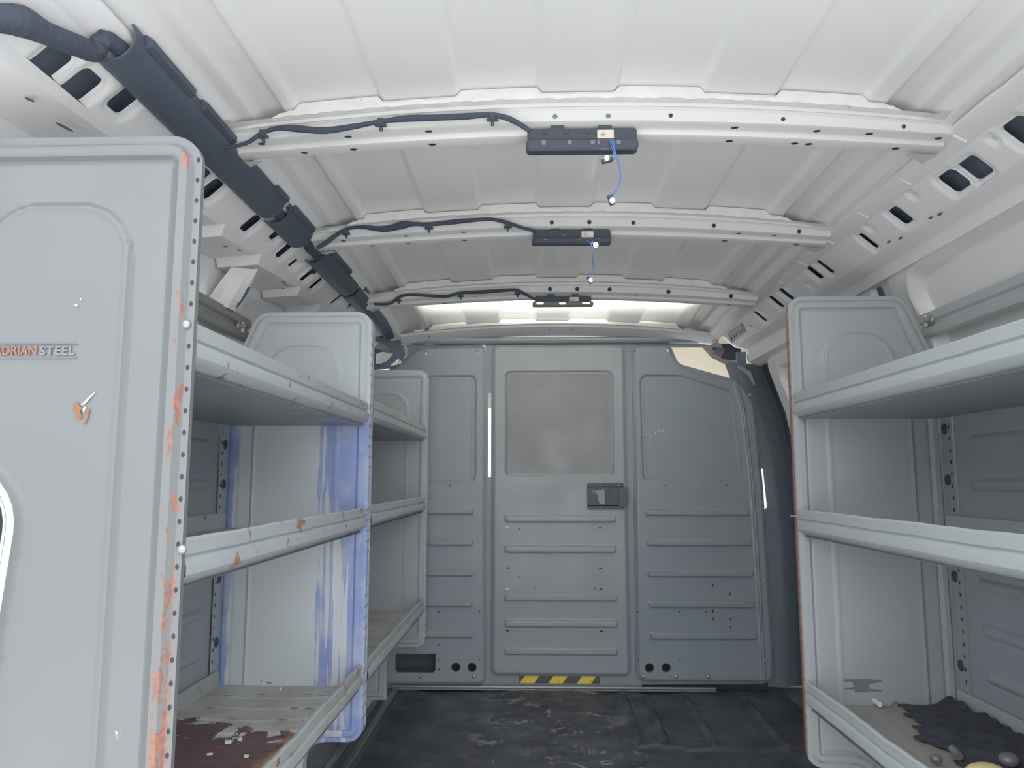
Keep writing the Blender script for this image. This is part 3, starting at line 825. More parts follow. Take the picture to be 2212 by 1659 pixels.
uc = thing('shelving_unit', 'single grey steel shelving unit with an oily bottom shelf and bare screw ends', 'shelving unit', (.72, 1.2, -.016))
p = end_panel(uc, XR, 1, YR, DR, M['pr'])
for z, tm, d in zip((.349, .694, .938), ('tray_oily', 'tray', 'tray'), (.0025, .0012, .0006)):
    s_ = shelf(uc, XR, 1, .74, YR-.008, z, DR, [M['lip2'], M[tm], M['under'], M['dark']], dent=d)
    if z < .4: s_['label'] = 'bottom shelf with dirty oil-darkened tray'
back_panel(uc, XR+DR-.004, 1, .75, YR-.05, M['back'])
rear_flange(uc, XR+DR-.008, 1, YR-.006, M['pr'], [.385, .56, .755, .86])
mb = MB()
end_panel(uc, XR, 1, .73, DR, M['pr'], perf=False)
for px, py, zt in ((1735, 903, 1), (1748, 1158, 1), (1705, 1115, 0)):
    p = U(px, py, 'Y', YR-.012); mb = MB()
    if zt: mb.tube([(p[0], YR-.014, p[2]+.016), (p[0]-.001, YR-.014, p[2]-.010)], .0022, 8, smooth=1)
    else: mb.tube([(XR-.016, YR-.012, p[2]), (XR+.006, YR-.012, p[2])], .0015, 8, smooth=1)
    obj('screw', mb, M['bolt'], uc)

# wall rails with their bolts, and the brace
t = thing('wall_rail', 'dark grey rail bolted along the wall above the doubled shelving', 'wall rail', (-.73, 1.3, 1.12))
mb = MB(); pr = [(-.722, 1.096), (-.704, 1.098), (-.702, 1.104), (-.702, 1.116), (-.709, 1.121), (-.709, 1.127), (-.702, 1.132), (-.702, 1.150), (-.722, 1.152)]
mb.extrude(pr, (np.linspace(.86, 1.86, 8), lambda y, q: (q[0], y, q[1])), cap=True); obj('bar', mb, M['bar'], t)
q = U(521, 706, 'X', -.70); mb = MB(); mb.dome((-.7015, q[1]-.012, q[2]), (1, 0, 0), .011, .006); mb.tube([(-.70, q[1]-.012, q[2]), (-.686, q[1]-.012, q[2])], .005, 6, smooth=1)
obj('bolt', mb, M['bolt'], t)
mb = MB(); mb.rbox((-.6985, q[1]+.006, q[2]), (.006, .013, .003), .004, (0, 1, 0), (0, 0, 1), (1, 0, 0)); obj('washer', mb, M['flake'], t)
t = thing('wall_rail', 'pale rail bolted along the wall above the single shelving unit', 'wall rail', (.88, 1.3, 1.1))
mb = MB(); pr = [(.872+.708+x*0-.708-(x+.708), z-.024) for x, z in pr]
pr = [(.893, 1.070), (.876, 1.072), (.874, 1.078), (.874, 1.088), (.880, 1.093), (.880, 1.099), (.874, 1.104), (.874, 1.122), (.893, 1.124)]
mb.extrude(pr, (np.linspace(.76, 1.715, 8), lambda y, q: (q[0], y, q[1])), cap=True); obj('bar', mb, M['bar2'], t)
q = U(2008, 681, 'X', .872); mb = MB(); mb.dome((.8735, q[1], q[2]-.010), (-1, 0, 0), .012, .006); mb.tube([(.872, q[1], q[2]-.010), (.858, q[1], q[2]-.010)], .005, 6, smooth=1); obj('bolt', mb, M['bolt'], t)
mb = MB(); mb.rbox((.870, q[1]+.016, q[2]-.010), (.006, .013, .003), .004, (0, 1, 0), (0, 0, 1), (1, 0, 0)); obj('washer', mb, M['flake'], t)

t = thing('wall_brace', 'white folded brace with a long slot joining roof rail and dark wall rail', 'wall brace', (-.70, 1.73, 1.18))
mb = MB()
T = [U(510, 578, 'Z', 1.236), U(563, 580, 'Z', 1.236)]; Bt = [(-.716, 1.665, 1.150), (-.706, 1.785, 1.150)]
prof = lambda s: [(1-s)*np.array(T[0])+s*np.array(Bt[0]), (1-s)*np.array(T[1])+s*np.array(Bt[1])]
rows = []
for s in np.linspace(0, 1, 10):
    a, b_ = prof(s); w = b_-a; bul = np.array((.016, -.004, -.004)); f = .012*math.sin(s*PI*.5)
    rows.append([a+np.array((-.012, -f, 0)), a+w*.10, a+w*.2+bul*.6, a+w*.30+bul, a+w*.60+bul, a+w*.70+bul*.6, a+w*.78, a+w*1.0+np.array((-.006, f, 0))])
mb.loft(rows, False); a, b_ = prof(.62)
obj('channel', mb, M['rail'], t, angle=25)
mb = MB(); ax_ = Vector(prof(1)[0]-prof(0)[0]).normalized(); w = Vector(b_-a).normalized(); c0 = Vector(a+(b_-a)*.73)+Vector((.0105, -.002, -.001))
mb.disc(c0, w, ax_, .006, .036, n=16); obj('slot', mb, M['cavity'], t)

# ------------------------------------------------------------------ bulkhead
BF = lambda y0: (lambda u, v, h: (u, y0-h, v))
def px2(pts, y=Y_BULK): return [(lambda q: (q[0], q[2]))(U(p[0], p[1], 'Y', y)) for p in pts]
def small_holes(mb, pts, y, r=.0035, rz=None, mi=1):
    for px, py in pts:
        q = U(px, py, 'Y', y-.006); mb.disc((q[0], y-.0075, q[2]), XH, ZH, r, rz or r, mi=mi, n=10)
def bulk_h(out, beads, rec, edge=.010, extra=None):
    def hf(u, v):
        d = -out(u, v)
        h = edge*S(d, 0, .014)
        for q in beads: h = h+.0080*(1-S(q(u, v), -.0055, .0005))
        for q in rec: s_ = q(u, v); h = h-.0085*(1-S(s_, -.005, .003))+.0012*np.exp(-((s_+.010)/.004)**2)
        if extra: h = h+extra(u, v)
        return h
    return hf
# frame the three panels are fixed to
fr_ = thing('bulkhead_surround', 'grey bulkhead surround, its top bar and bottom sill around the three bulkhead panels', 'bulkhead frame', (XC, Y_BULK+.02, -.016))
FO = sd_poly(fillet([(-.60, -.015, 0), (-.60, 1.17, .03), (-.545, 1.185, .03), (-.50, 1.292, .01), (.70, 1.296, .01), (.735, 1.272, .005), (.735, 1.262, 0), (.40, 1.262, 0), (.40, .04, 0), (.84, .04, 0), (.84, .012, .005), (.40, .006, 0), (.40, -.015, 0)]))
slit = sd_rr(-.164, .925, .0058, .162, .002)
doorgap = sd_rr(.105, .66, .20, .55, .01)
mb = MB(); sheet(mb, (-.60, .84, -.015, 1.30), .006, cut(FO, [slit, doorgap, sd_rr(-.4335, .083, .082, .042, .01), sd_rr(-.254, .0695, .055, .022, .01), sd_rr(-.20, 1.255, .02, .02, .005), sd_rr(-.40, 1.252, .02, .02, .005)]), None, BF(Y_BULK+.016), skirt=.004)
q1 = U(975, 726, 'Y', 2.89)
obj('frame_plate', mb, M['bulk'], fr_)
mb = MB(); ys_ = [(Y_BULK+.008, 1.2745), (Y_BULK-.010, 1.279), (Y_BULK-.016, 1.287), (Y_BULK-.015, 1.297), (Y_BULK-.006, 1.3015), (Y_BULK+.012, 1.3015)]
mb.extrude(ys_, (np.linspace(-.49, .70, 10), lambda x, q: (x, q[0], q[1])), cap=True); obj('top_bar', mb, M['bulk'], fr_)
mb = MB(); ys_ = [(Y_BULK-.018, .007), (Y_BULK-.022, .007), (Y_BULK-.024, .002), (Y_BULK-.036, .001), (Y_BULK-.036, -.004), (Y_BULK-.018, -.004)]
mb.extrude(ys_, (np.linspace(-.515, .66, 10), lambda x, q: (x, q[0], q[1])), cap=True); obj('sill', mb, M['galv'], fr_)
for px, py in ((1521, 737), (1546, 737), (877, 745), (898, 745)):
    q = U(px, py, 'Y', Y_BULK); mb = MB(); mb.dome((q[0], Y_BULK-.017 if px > 1500 else Y_BULK+.012, q[2]), (0, -1, 0), .007, .004); obj('bolt', mb, M['bulk'], fr_)

# driver-side panel
pl = thing('bulkhead_partition', 'grey bulkhead panel with a rectangular cut-out at its foot, beside the shelving', 'bulkhead panel', (-.39, Y_BULK, -.01))
out = sd_poly(fillet([(-.60, .004, 0), (-.60, 1.165, .02), (-.545, 1.168, .05), (-.435, 1.268, .045), (-.180, 1.272, .022), (-.173, .004, .03)]))
HL = [sd_poly(fillet([(-.508, .049, .014), (-.508, .117, .004), (-.359, .117, .002), (-.359, .049, .014)])), sd_rr(-.284, .0695, .0165, .0165, .0165), sd_rr(-.224, .0695, .0165, .0165, .0165)]
bz = [U(980, y, 'Y', Y_BULK)[2] for y in (1105, 1171, 1237, 1303, 1370)]
beads = [sd_rr(-.36, z, .137, .0125, .010) for z in bz]
rc = [sd_poly(fillet([(-.56, .747, .02), (-.56, 1.10, .03), (-.385, 1.152, .04), (-.217, 1.152, .022), (-.217, .747, .022)]))]
HL += [sd_rr(q[0], q[1], .0036, .0052, .003) for q in px2([(920, 763), (1031, 762)], Y_BULK-.01)]
mb = MB(); sheet(mb, (-.60, -.17, .004, 1.272), .0035, cut(out, HL), bulk_h(out, beads, rc), BF(Y_BULK), skirt=.012)
small_holes(mb, [(972, 1048), (969, 1105), (948, 1321), (1036, 1320), (949, 1393), (947, 1425), (948, 1446), (1035, 1425)], Y_BULK-.003, .0033)
obj('panel_sheet', mb, [M['bulk'], M['dark']], pl)
for px, py in ((908, 1460), (1024, 1460)):
    q = U(px, py, 'Y', Y_BULK-.01); mb = MB(); mb.dome((q[0], Y_BULK-.0103, q[2]), (0, -1, 0), .0085, .005); obj('bolt', mb, M['bolt'], pl)
for px, py in ((920, 761), (1031, 761)):                       # keyhole slots letting daylight through
    q = U(px, py, 'Y', Y_BULK-.01); mb = MB(); mb.dome((q[0]+.001, Y_BULK-.010, q[2]+.008), (0, -1, 0), .0065, .003); obj('bolt', mb, M['bulk'], pl)
# kerbside panel
pr_ = thing('bulkhead_partition', 'grey bulkhead panel with sloping top corner and slotted holes near its foot', 'bulkhead panel', (.62, Y_BULK, -.01))
out = sd_poly(fillet([(.378, .018, .036), (.386, 1.272, .030), (.532, 1.272, .035), (.562, 1.196, .045), (.800, 1.128, .06), (.848, 1.05, .10), (.868, .72, .3), (.880, .14, .3), (.880, .018, .034)]))
HR = [sd_rr(q[0], q[1], .0165, .0165, .0165) for q in px2([(1402, 1441), (1438, 1441)])]
bz = [U(1500, y, 'Y', Y_BULK)[2] for y in (1107, 1172, 1239, 1305, 1373)]
beads = [sd_rr(.6165+.002*i, z, .195, .0125, .010) for i, z in enumerate(bz)]
rc = [sd_poly(fillet([(.417, .750, .024), (.412, 1.151, .028), (.570, 1.150, .05), (.772, 1.083, .05), (.797, .750, .02)]))]
foldl = [(0, .852), (.4, .845), (.75, .835), (1.02, .812), (1.2, .77)]
def ex(u, v):
    f_ = np.interp(v, [q[0] for q in foldl], [q[1] for q in foldl])-.018
    return .003*np.exp(-((u-f_)/.003)**2)+.003*np.exp(-((u-f_-.010)/.003)**2)-.004*S(u, f_+.008, f_+.016)
HR += [sd_rr(q[0], q[1], .0036, .0052, .003) for q in px2([(1371, 758), (1443, 757)], Y_BULK-.01)]
mb = MB(); sheet(mb, (.378, .882, .018, 1.272), .0035, cut(out, HR), bulk_h(out, beads, rc, extra=ex), BF(Y_BULK), skirt=.012)
small_holes(mb, [(1438, 1048), (1569, 1048), (1440, 1107), (1484, 1107), (1527, 1107), (1571, 1107), (1377, 1321), (1467, 1321), (1524, 1321), (1379, 1426), (1469, 1426), (1446, 1374), (1490, 1374), (1534, 1374), (1579, 1374)], Y_BULK-.005, .0033)
small_holes(mb, [(1539, 1264), (1576, 1283), (1540, 1320), (1541, 1337), (1578, 1338), (1578, 1355)], Y_BULK-.003, .0032, .0062)
obj('panel_sheet', mb, [M['bulk_r'], M['dark']], pr_)
for px, py in ((1390, 1462), (1460, 1462), (1530, 1462), (1645, 1085), (1650, 1255), (1654, 1427), (1620, 853), (1627, 921), (1634, 1002)):
    q = U(px, py, 'Y', Y_BULK-.01); mb = MB(); mb.dome((q[0], Y_BULK-.0085 if px > 1600 else Y_BULK-.0103, q[2]), (0, -1, 0), .0080, .005); obj('bolt', mb, M['bolt'] if px < 1600 else M['bulk'], pr_)
# hinged centre panel
dr = thing('bulkhead_door', 'grey steel centre door of the bulkhead with a black slide latch', 'bulkhead door', (.10, Y_BULK, .03))
out = sd_rr(.1015, .6555, .2565, .617, .026)
bz = [U(1210, y, 'Y', Y_BULK)[2] for y in (1120, 1185.5, 1290.5, 1346, 1406)]
beads = [sd_rr(.1035, z, .2085, .0135, .011) for z in bz]
rc = [sd_rr(.1025, .9675, .2055, .1995, .022)]
mb = MB(); sheet(mb, (-.155, .358, .0385, 1.2725), .0035, out, bulk_h(out, beads, rc, edge=.012), BF(Y_BULK), skirt=.014)
small_holes(mb, [(1121, 1143), (1121, 1246), (1154, 1270), (1284, 1271), (1182, 1186), (1239, 1186), (1183, 1290), (1313, 1291), (1315, 1408)], Y_BULK-.008, .0033)
small_holes(mb, [(1296, 1140), (1297, 1228), (1298, 1273), (1299, 1363), (1096, 1362), (1098, 1227)], Y_BULK-.006, .0065, .0030)
small_holes(mb, [(1095, 1139), (1096, 1272)], Y_BULK-.006, .0062, .0040, mi=2)
obj('door_sheet', mb, [M['door'], M['dark'], M['flake']], dr)
a = U(1181, 779, 'Y', Y_BULK-.012); b_ = U(1228, 779, 'Y', Y_BULK-.012); hh = .0125
o = text_mesh('ADRIAN STEEL', hh, b_[0]-a[0], (a[0], Y_BULK-.0112, a[2]), M['ring'], 'embossed_lettering', dr, .0010, .0)
mb = MB(); q = U(1239, 774, 'Y', Y_BULK-.012)
rg = [[(q[0]+r*math.cos(t_), Y_BULK-.0112-h_, q[2]+r*math.sin(t_)) for r, h_ in ((.0075, 0), (.0068, .0014), (.0060, 0))] for t_ in [2*PI*k/20 for k in range(21)]]
mb.loft(rg, False); obj('embossed_ring', mb, M['ring'], dr)
# latch: L-shaped cut-outs show the door behind
def L(px, py): q = U(px, py, 'Y', Y_BULK-.014); return (q[0], q[2])
lt = bpy.data.objects.new('latch', None); C.objects.link(lt); lt.parent = dr
q = L(1308, 1071); lt.location = Vector((q[0], Y_BULK-.012, q[1]))-wloc(dr)
x0, z1 = L(1268, 1043); x1, z0 = L(1348, 1101)
plate = sd_rr((x0+x1)/2, (z0+z1)/2, (x1-x0)/2, (z1-z0)/2, .008)
ch = [sd_poly(np.array([L(*p) for p in [(1286, 1060), (1286, 1067), (1291, 1068), (1292, 1078), (1294, 1086), (1298, 1089), (1307, 1089), (1307, 1057), (1298, 1057), (1297, 1059), (1280, 1059), (1280, 1067)]])),
      sd_rr((L(1320, 0)[0]+L(1332, 0)[0])/2, L(0, 1072.5)[1], (L(1332, 0)[0]-L(1320, 0)[0])/2, (L(0, 1056)[1]-L(0, 1090)[1])/2, .003)]
zc, hz = (z0+z1)/2, (z1-z0)/2
def hf(u, v): return .005*(1-S(np.abs(v-zc), hz*.66, hz*.74))
mb = MB(); sheet(mb, (x0, x1, z0, z1), .002, cut(plate, ch), hf, BF(Y_BULK-.016), skirt=.006); obj('latch_plate', mb, M['latch'], lt)
mb = MB(); a = L(1336, 1053); b_ = L(1356, 1094); mb.box(a[0], b_[0], Y_BULK-.024, Y_BULK-.012, b_[1], a[1]); a = L(1337, 1060); b_ = L(1356.5, 1086); mb.box(a[0], b_[0]+.001, Y_BULK-.028, Y_BULK-.02, b_[1], a[1])
obj('latch_bolt', mb, M['black'], lt, smooth=False)
mb = MB(); a = L(1324, 1058); b_ = L(1328, 1088); mb.box(a[0], b_[0], Y_BULK-.027, Y_BULK-.015, b_[1], a[1]); a = L(1308, 1058); b_ = L(1315, 1090); mb.rbox(((a[0]+b_[0])/2, Y_BULK-.021, (a[1]+b_[1])/2), ((b_[0]-a[0])/2, (a[1]-b_[1])/2, .005), .004, (1, 0, 0), (0, 0, 1), (0, 1, 0))
obj('slide_grip', mb, M['black'], lt, smooth=False)
for px, py in ((1297, 1048), (1337, 1048), (1298, 1096), (1338, 1096)):
    q = L(px, py); mb = MB(); mb.dome((q[0], Y_BULK-.0162, q[1]), (0, -1, 0), .0038, .003); obj('rivet', mb, M['bolt'], lt)

# tape on the sill
x0, _, z1 = U(1121, 1463, 'Y', Y_BULK-.004); x1, _, z0 = U(1297, 1478, 'Y', Y_BULK-.004)
mb = MB(); mb.box(x0, x1, Y_BULK+.0135, Y_BULK+.0148, .009, z1+.004)
tag(obj('hazard_tape', mb, M['hazard'], loc=((x0+x1)/2, Y_BULK+.014, .009)), 'yellow and black striped tape on the sill under the bulkhead door', 'tape')

# ------------------------------------------------------------------ cab beyond the bulkhead, as far as the gaps show it
mb = MB(); rows = []
for u in np.linspace(0, 1, 24):
    y = 3.02+.16*u
    rows.append([(.30+.62*v, y+.10*(1-v), 1.40-.30*u-.10*v*v+.06*math.sin(v*3)*(1-u)) for v in np.linspace(0, 1, 20)])
mb.loft(rows, False)
tag(obj('cab_headliner', mb, M['cream'], loc=(.6, 3.1, 1.2)), 'cream cab lining visible through the gap at the top corner of the bulkhead', 'headliner')
t = thing('belt_pillar', 'dark cab pillar trim with a grey belt anchor, in the gap above the sloping panel corner', 'pillar trim', (.74, 2.99, 1.2))
def cab(pts, y): return [U(p[0], p[1], 'Y', y) for p in pts]
mb = MB(); P = cab([(1528, 742), (1600, 742), (1600, 790), (1590, 780), (1560, 776), (1545, 763), (1535, 752)], 3.0); mb.add(P, [tuple(range(len(P)))]); obj('trim_cover', mb, M['darktrim'], t)
mb = MB(); P = cab([(1508, 738), (1530, 740), (1545, 762), (1562, 776), (1592, 781), (1596, 788), (1560, 785), (1536, 772), (1518, 752)], 2.998); mb.add(P, [tuple(range(len(P)))]); obj('trim_edge', mb, M['tan'], t)
q = U(1553, 760, 'Y', 2.985); mb = MB(); mb.rbox(q, (.017, .022, .006), .008, (.85, 0, -.5), (.5, 0, .85), (0, 1, 0)); obj('belt_anchor', mb, M['pillar'], t)
t = thing('door_pillar_bracket', 'small grey bracket at the top of the pillar beside the sloping bulkhead corner', 'bracket', (.79, 2.93, 1.2))
mb = MB(); P = cab([(1592, 760), (1611, 760), (1612, 795), (1593, 790)], 2.935); mb.add(P+[(p[0], p[1]+.02, p[2]) for p in P], [(0, 1, 2, 3), (0, 1, 5, 4), (1, 2, 6, 5), (2, 3, 7, 6), (3, 0, 4, 7)]); obj('plate', mb, M['pillar'], t, smooth=False)
mb = MB(); P = cab([(1593, 792), (1600, 790), (1622, 803), (1632, 830), (1628, 832), (1616, 810)], 2.93); mb.add(P+[(p[0], p[1]+.02, p[2]) for p in P], [(0, 1, 2, 3, 4, 5)]+[(i, (i+1) % 6, 6+(i+1) % 6, 6+i) for i in range(6)]); obj('strap', mb, M['bulk'], t, smooth=False)
mb = MB(); mb.box(-.60, .95, 3.03, 3.08, -.04, .62)
struct('wall_cab', mb, M['darktrim'], 'dark cab interior beyond the bulkhead')
mb = MB(); mb.loft([[(x, 2.995, float(roof_base(x, 2.99))+.02), (x, 3.5, 1.30), (x, 3.7, 1.1)] for x in np.linspace(-.55, .72, 12)], False)
struct('ceiling_cab', mb, M['cream'], 'cream cab roof lining')

# front left corner: shiny body panel, torn opening
t = thing('corner_bracket', 'shiny bare metal corner bracket between the far shelving and the bulkhead top', 'bracket', (-.53, 2.89, 1.2))
def cor(pts): return [U(p[0], p[1], 'Y', p[2]) for p in pts]
mb = MB(); P = cor([(812, 728, 2.80), (826, 712, 2.84), (834, 742, 2.88), (812, 738, 2.82)]); mb.add(P, [(0, 1, 2, 3)])
P = cor([(806, 742, 2.80), (818, 737, 2.80), (848, 756, 2.89), (840, 762, 2.88), (808, 752, 2.8)]); mb.add(P, [tuple(range(5))])
obj('fold', mb, M['foil'], t, smooth=False)
mb = MB(); P = cor([(812, 765, 2.82), (826, 760, 2.84), (850, 764, 2.9), (836, 780, 2.88), (822, 786, 2.84), (812, 786, 2.82)]); mb.add(P, [tuple(range(6))]); obj('gusset_plate', mb, M['rail'], t, smooth=False)
mb = MB(); P = cor([(852, 780, 2.89), (862, 774, 2.89), (869, 784, 2.89), (858, 788, 2.89), (842, 791, 2.88)]); mb.add(P, [tuple(range(5))]); obj('tab', mb, M['foil'], t, smooth=False)
mb = MB(); P = cor([(800, 690, 2.897), (866, 735, 2.897), (872, 770, 2.897), (850, 796, 2.897), (800, 800, 2.897)]); mb.add(P, [tuple(range(5))]); obj('backing', mb, M['cavity'], t, smooth=False)
mb = MB(); pts = cor([(857, 741, 2.905), (868, 742, 2.905), (875, 747, 2.905), (877, 760, 2.905), (877, 768, 2.905), (872, 775, 2.905)])
mb.tube(pts, [.003, .004, .005, .0045, .005, .003], 8, smooth=6)
tag(obj('sealer_bead', mb, M['gasket'], loc=pts[2]), 'lumpy shiny sealer bead round the dark hole in the far top corner', 'sealer bead')
# slotted end plate of the other rail
t = thing('rail_end_plate', 'pale slotted plate hanging at the far end of the roof side rail above the bulkhead', 'bracket', (.70, 2.8, 1.28))
rn = (-math.sin(math.atan2(.047, .055)), 0, -math.cos(math.atan2(.047, .055)))
def onrail(px, py, k): return UP(px, py, (XC+.640+rn[0]*k, 0, 1.309+rn[2]*k), rn)
mb = MB(); P = [onrail(a_, b2_, .006) for a_, b2_ in [(1571, 722), (1600, 700), (1609, 718), (1580, 742)]]
Q = [(p_[0]-rn[0]*.0045, p_[1], p_[2]-rn[2]*.0045) for p_ in P]
mb.add(P+Q, [(0, 1, 2, 3)]+[(k, (k+1) % 4, 4+(k+1) % 4, 4+k) for k in range(4)]); obj('plate', mb, M['bulk'], t, smooth=False)
for k in range(5):
    cx_, cy_ = 1580+k*5.2, 731-k*4.0; mb = MB(); mb.add([onrail(cx_+a_, cy_+b2_, .0066) for a_, b2_ in ((-1.2, -3.2), (1.0, -3.8), (2.6, 3.0), (.4, 3.8))], [(0, 1, 2, 3)]); obj('slot', mb, M['dark'], t, smooth=False)

# ------------------------------------------------------------------ cable ducts and looms
def duct(label, ya, yb, tabs, sag=0.0):
    t = thing('cable_duct', label, 'cable duct', (-.545, ya, 1.31), 'black cable ducts under the roof edge')
    ys_ = np.linspace(ya, yb, max(6, int((yb-ya)/.05)))
    c = (-.538, 1.318); nx, nz = .66, -.75                      # centre of the half-round, opening towards the rail
    ex_, ez_ = -.75, -.66                                     # along the rail face, downwards/outwards
    prof = []
    for k in range(13):
        a = PI*k/12; prof.append((c[0]-ex_*.034*math.cos(a)+nx*.034*math.sin(a)*.85, c[1]-ez_*.034*math.cos(a)+nz*.034*math.sin(a)*.85))
    inn = [(c[0]+(x-c[0])*.90, c[1]+(z-c[1])*.90) for x, z in prof][::-1]
    mb = MB(); mb.extrude(prof+inn, (ys_, lambda y, q: (q[0], y, q[1])), closed=True); 
    n_ = len(prof)
    for y in (ya, yb):
        P = [(q[0], y, q[1]) for q in prof+inn]; mb.add(P, [(i, i+1, 2*n_-2-i, 2*n_-1-i) for i in range(n_-1)])
    obj('cover', mb, M['duct'], t, angle=40)
    for a, b_ in tabs:
        mb = MB(); p = [(-.514, 1.343), (-.497, 1.331), (-.498, 1.322), (-.506, 1.318), (-.522, 1.330)]
        mb.extrude(p, ([a, a+.004, b_-.004, b_], lambda y, q: (q[0], y, q[1])), closed=True, cap=True); obj('mounting_tab', mb, M['duct'], t)
    return t
duct('long black cable duct under the roof edge, its open end towards the rear doors', .905, 1.50, [(.93, 1.06), (1.10, 1.22), (1.44, 1.50)])
duct('short black cable duct between the first and second roof crossbars', 1.535, 1.70, [(1.55, 1.69)])
duct('black cable duct just past the second roof crossbar', 1.83, 2.17, [(1.86, 2.05)])
duct('greyish cable duct running up to the bulkhead corner', 2.19, 2.86, [(2.22, 2.40), (2.55, 2.70)])
pth = [U(-60, 38, 'X', -.60), U(0, 40, 'X', -.585), U(45, 46, 'X', -.575), U(100, 72, 'X', -.565), U(165, 98, 'X', -.555), U(205, 112, 'X', -.548), (-.531, .91, 1.309), (-.531, 1.2, 1.310), (-.531, 1.52, 1.310), (-.531, 1.72, 1.310), (-.532, 1.765, 1.306), (-.530, 1.80, 1.307), (-.531, 2.0, 1.310), (-.531, 2.18, 1.310), (-.531, 2.7, 1.310)]
mb = MB(); mb.tube(pth, [.016, .0155, .018,   .0135, .0135, .0125, .011, .012, .012, .012, .012, .0125, .012, .012, .012], 12, smooth=6)
lm = tag(obj('wiring_loom', mb, M['tape'], loc=pth[2]), 'fuzzy black taped wiring loom feeding into the open end of the long duct', 'wiring loom')
mb = MB(); mb.tube([U(693, 560, 'X', -.545), U(682, 570, 'X', -.565), U(672, 575, 'X', -.575), U(676, 583, 'X', -.578)], [.012, .014, .016, .012], 10, smooth=4); obj('loom_branch', mb, M['tape'], lm)

def lamp_cable(yc, pts, rad, clips, label):
    Y = yc+.006
    def P(px, py, k=0):
        x, y, z = U(px, py, 'Y', Y-k); return (x, Y-k, z)
    mb = MB(); p3 = [P(*q) for q in pts]; mb.tube(p3, rad, 10, smooth=5)
    o = tag(obj('lamp_cable', mb, M['tape'], loc=p3[len(p3)//2]), label, 'cable', 'taped lamp cables on the roof crossbars')
    for c in clips:
        x, y, z = P(c[0], c[1], -.004); m2 = MB(); s = yc/1.2
        m2.rbox((x, y-.004, z-.003), (.0055, .006, .004), .002, (1, 0, 0), (0, 0, 1), (0, 1, 0)); m2.rbox((x, y-.002, z-.008), (.010, .0025, .0035), .002, (1, 0, 0), (0, 0, 1), (0, 1, 0))
        m2.tube([(x, y, z-.010), (x, y+.004, z-.016)], .003, 8, smooth=1)
        obj('clip', m2, M['black'], o)
    return o
lamp_cable(1.195, [(470, 318), (500, 317), (535, 308), (565, 288), (600, 277), (640, 278), (700, 282), (760, 274), (825, 262), (880, 256), (950, 254), (1010, 251), (1060, 248), (1095, 255), (1122, 268), (1145, 283)],
           [.003, .003, .0035, .0038, .004, .006, .0058, .005, .0035, .0058, .0052, .0055, .004, .005, .0045, .004],
           [(569, 287), (823, 262), (1064, 250)], 'black taped cable clipped along the crossbar closest to the rear, to the first lamp')
lamp_cable(1.715, [(684, 536), (705, 524), (728, 507), (752, 494), (785, 491), (830, 495), (868, 487), (895, 484), (928, 485), (985, 479), (1030, 475), (1062, 474), (1095, 481), (1125, 491), (1158, 500)],
           [.005, .006, .005, .004, .0045, .007, .009, .005, .0045, .006, .0045, .004, .0045, .004, .004],
           [(748, 499), (927, 487), (1097, 484)], 'black taped cable clipped along the second crossbar, to the middle lamp')
lamp_cable(2.295, [(808, 657), (842, 656), (862, 642), (885, 637), (930, 639), (965, 640), (995, 633), (1040, 631), (1085, 628), (1115, 627), (1135, 636), (1158, 648)],
           [.004, .004, .0045, .004, .005, .005, .0045, .006, .005, .005, .0045, .004],
           [(861, 644), (995, 635), (1118, 630)], 'thin black cable clipped along the third crossbar, to the lit lamp')

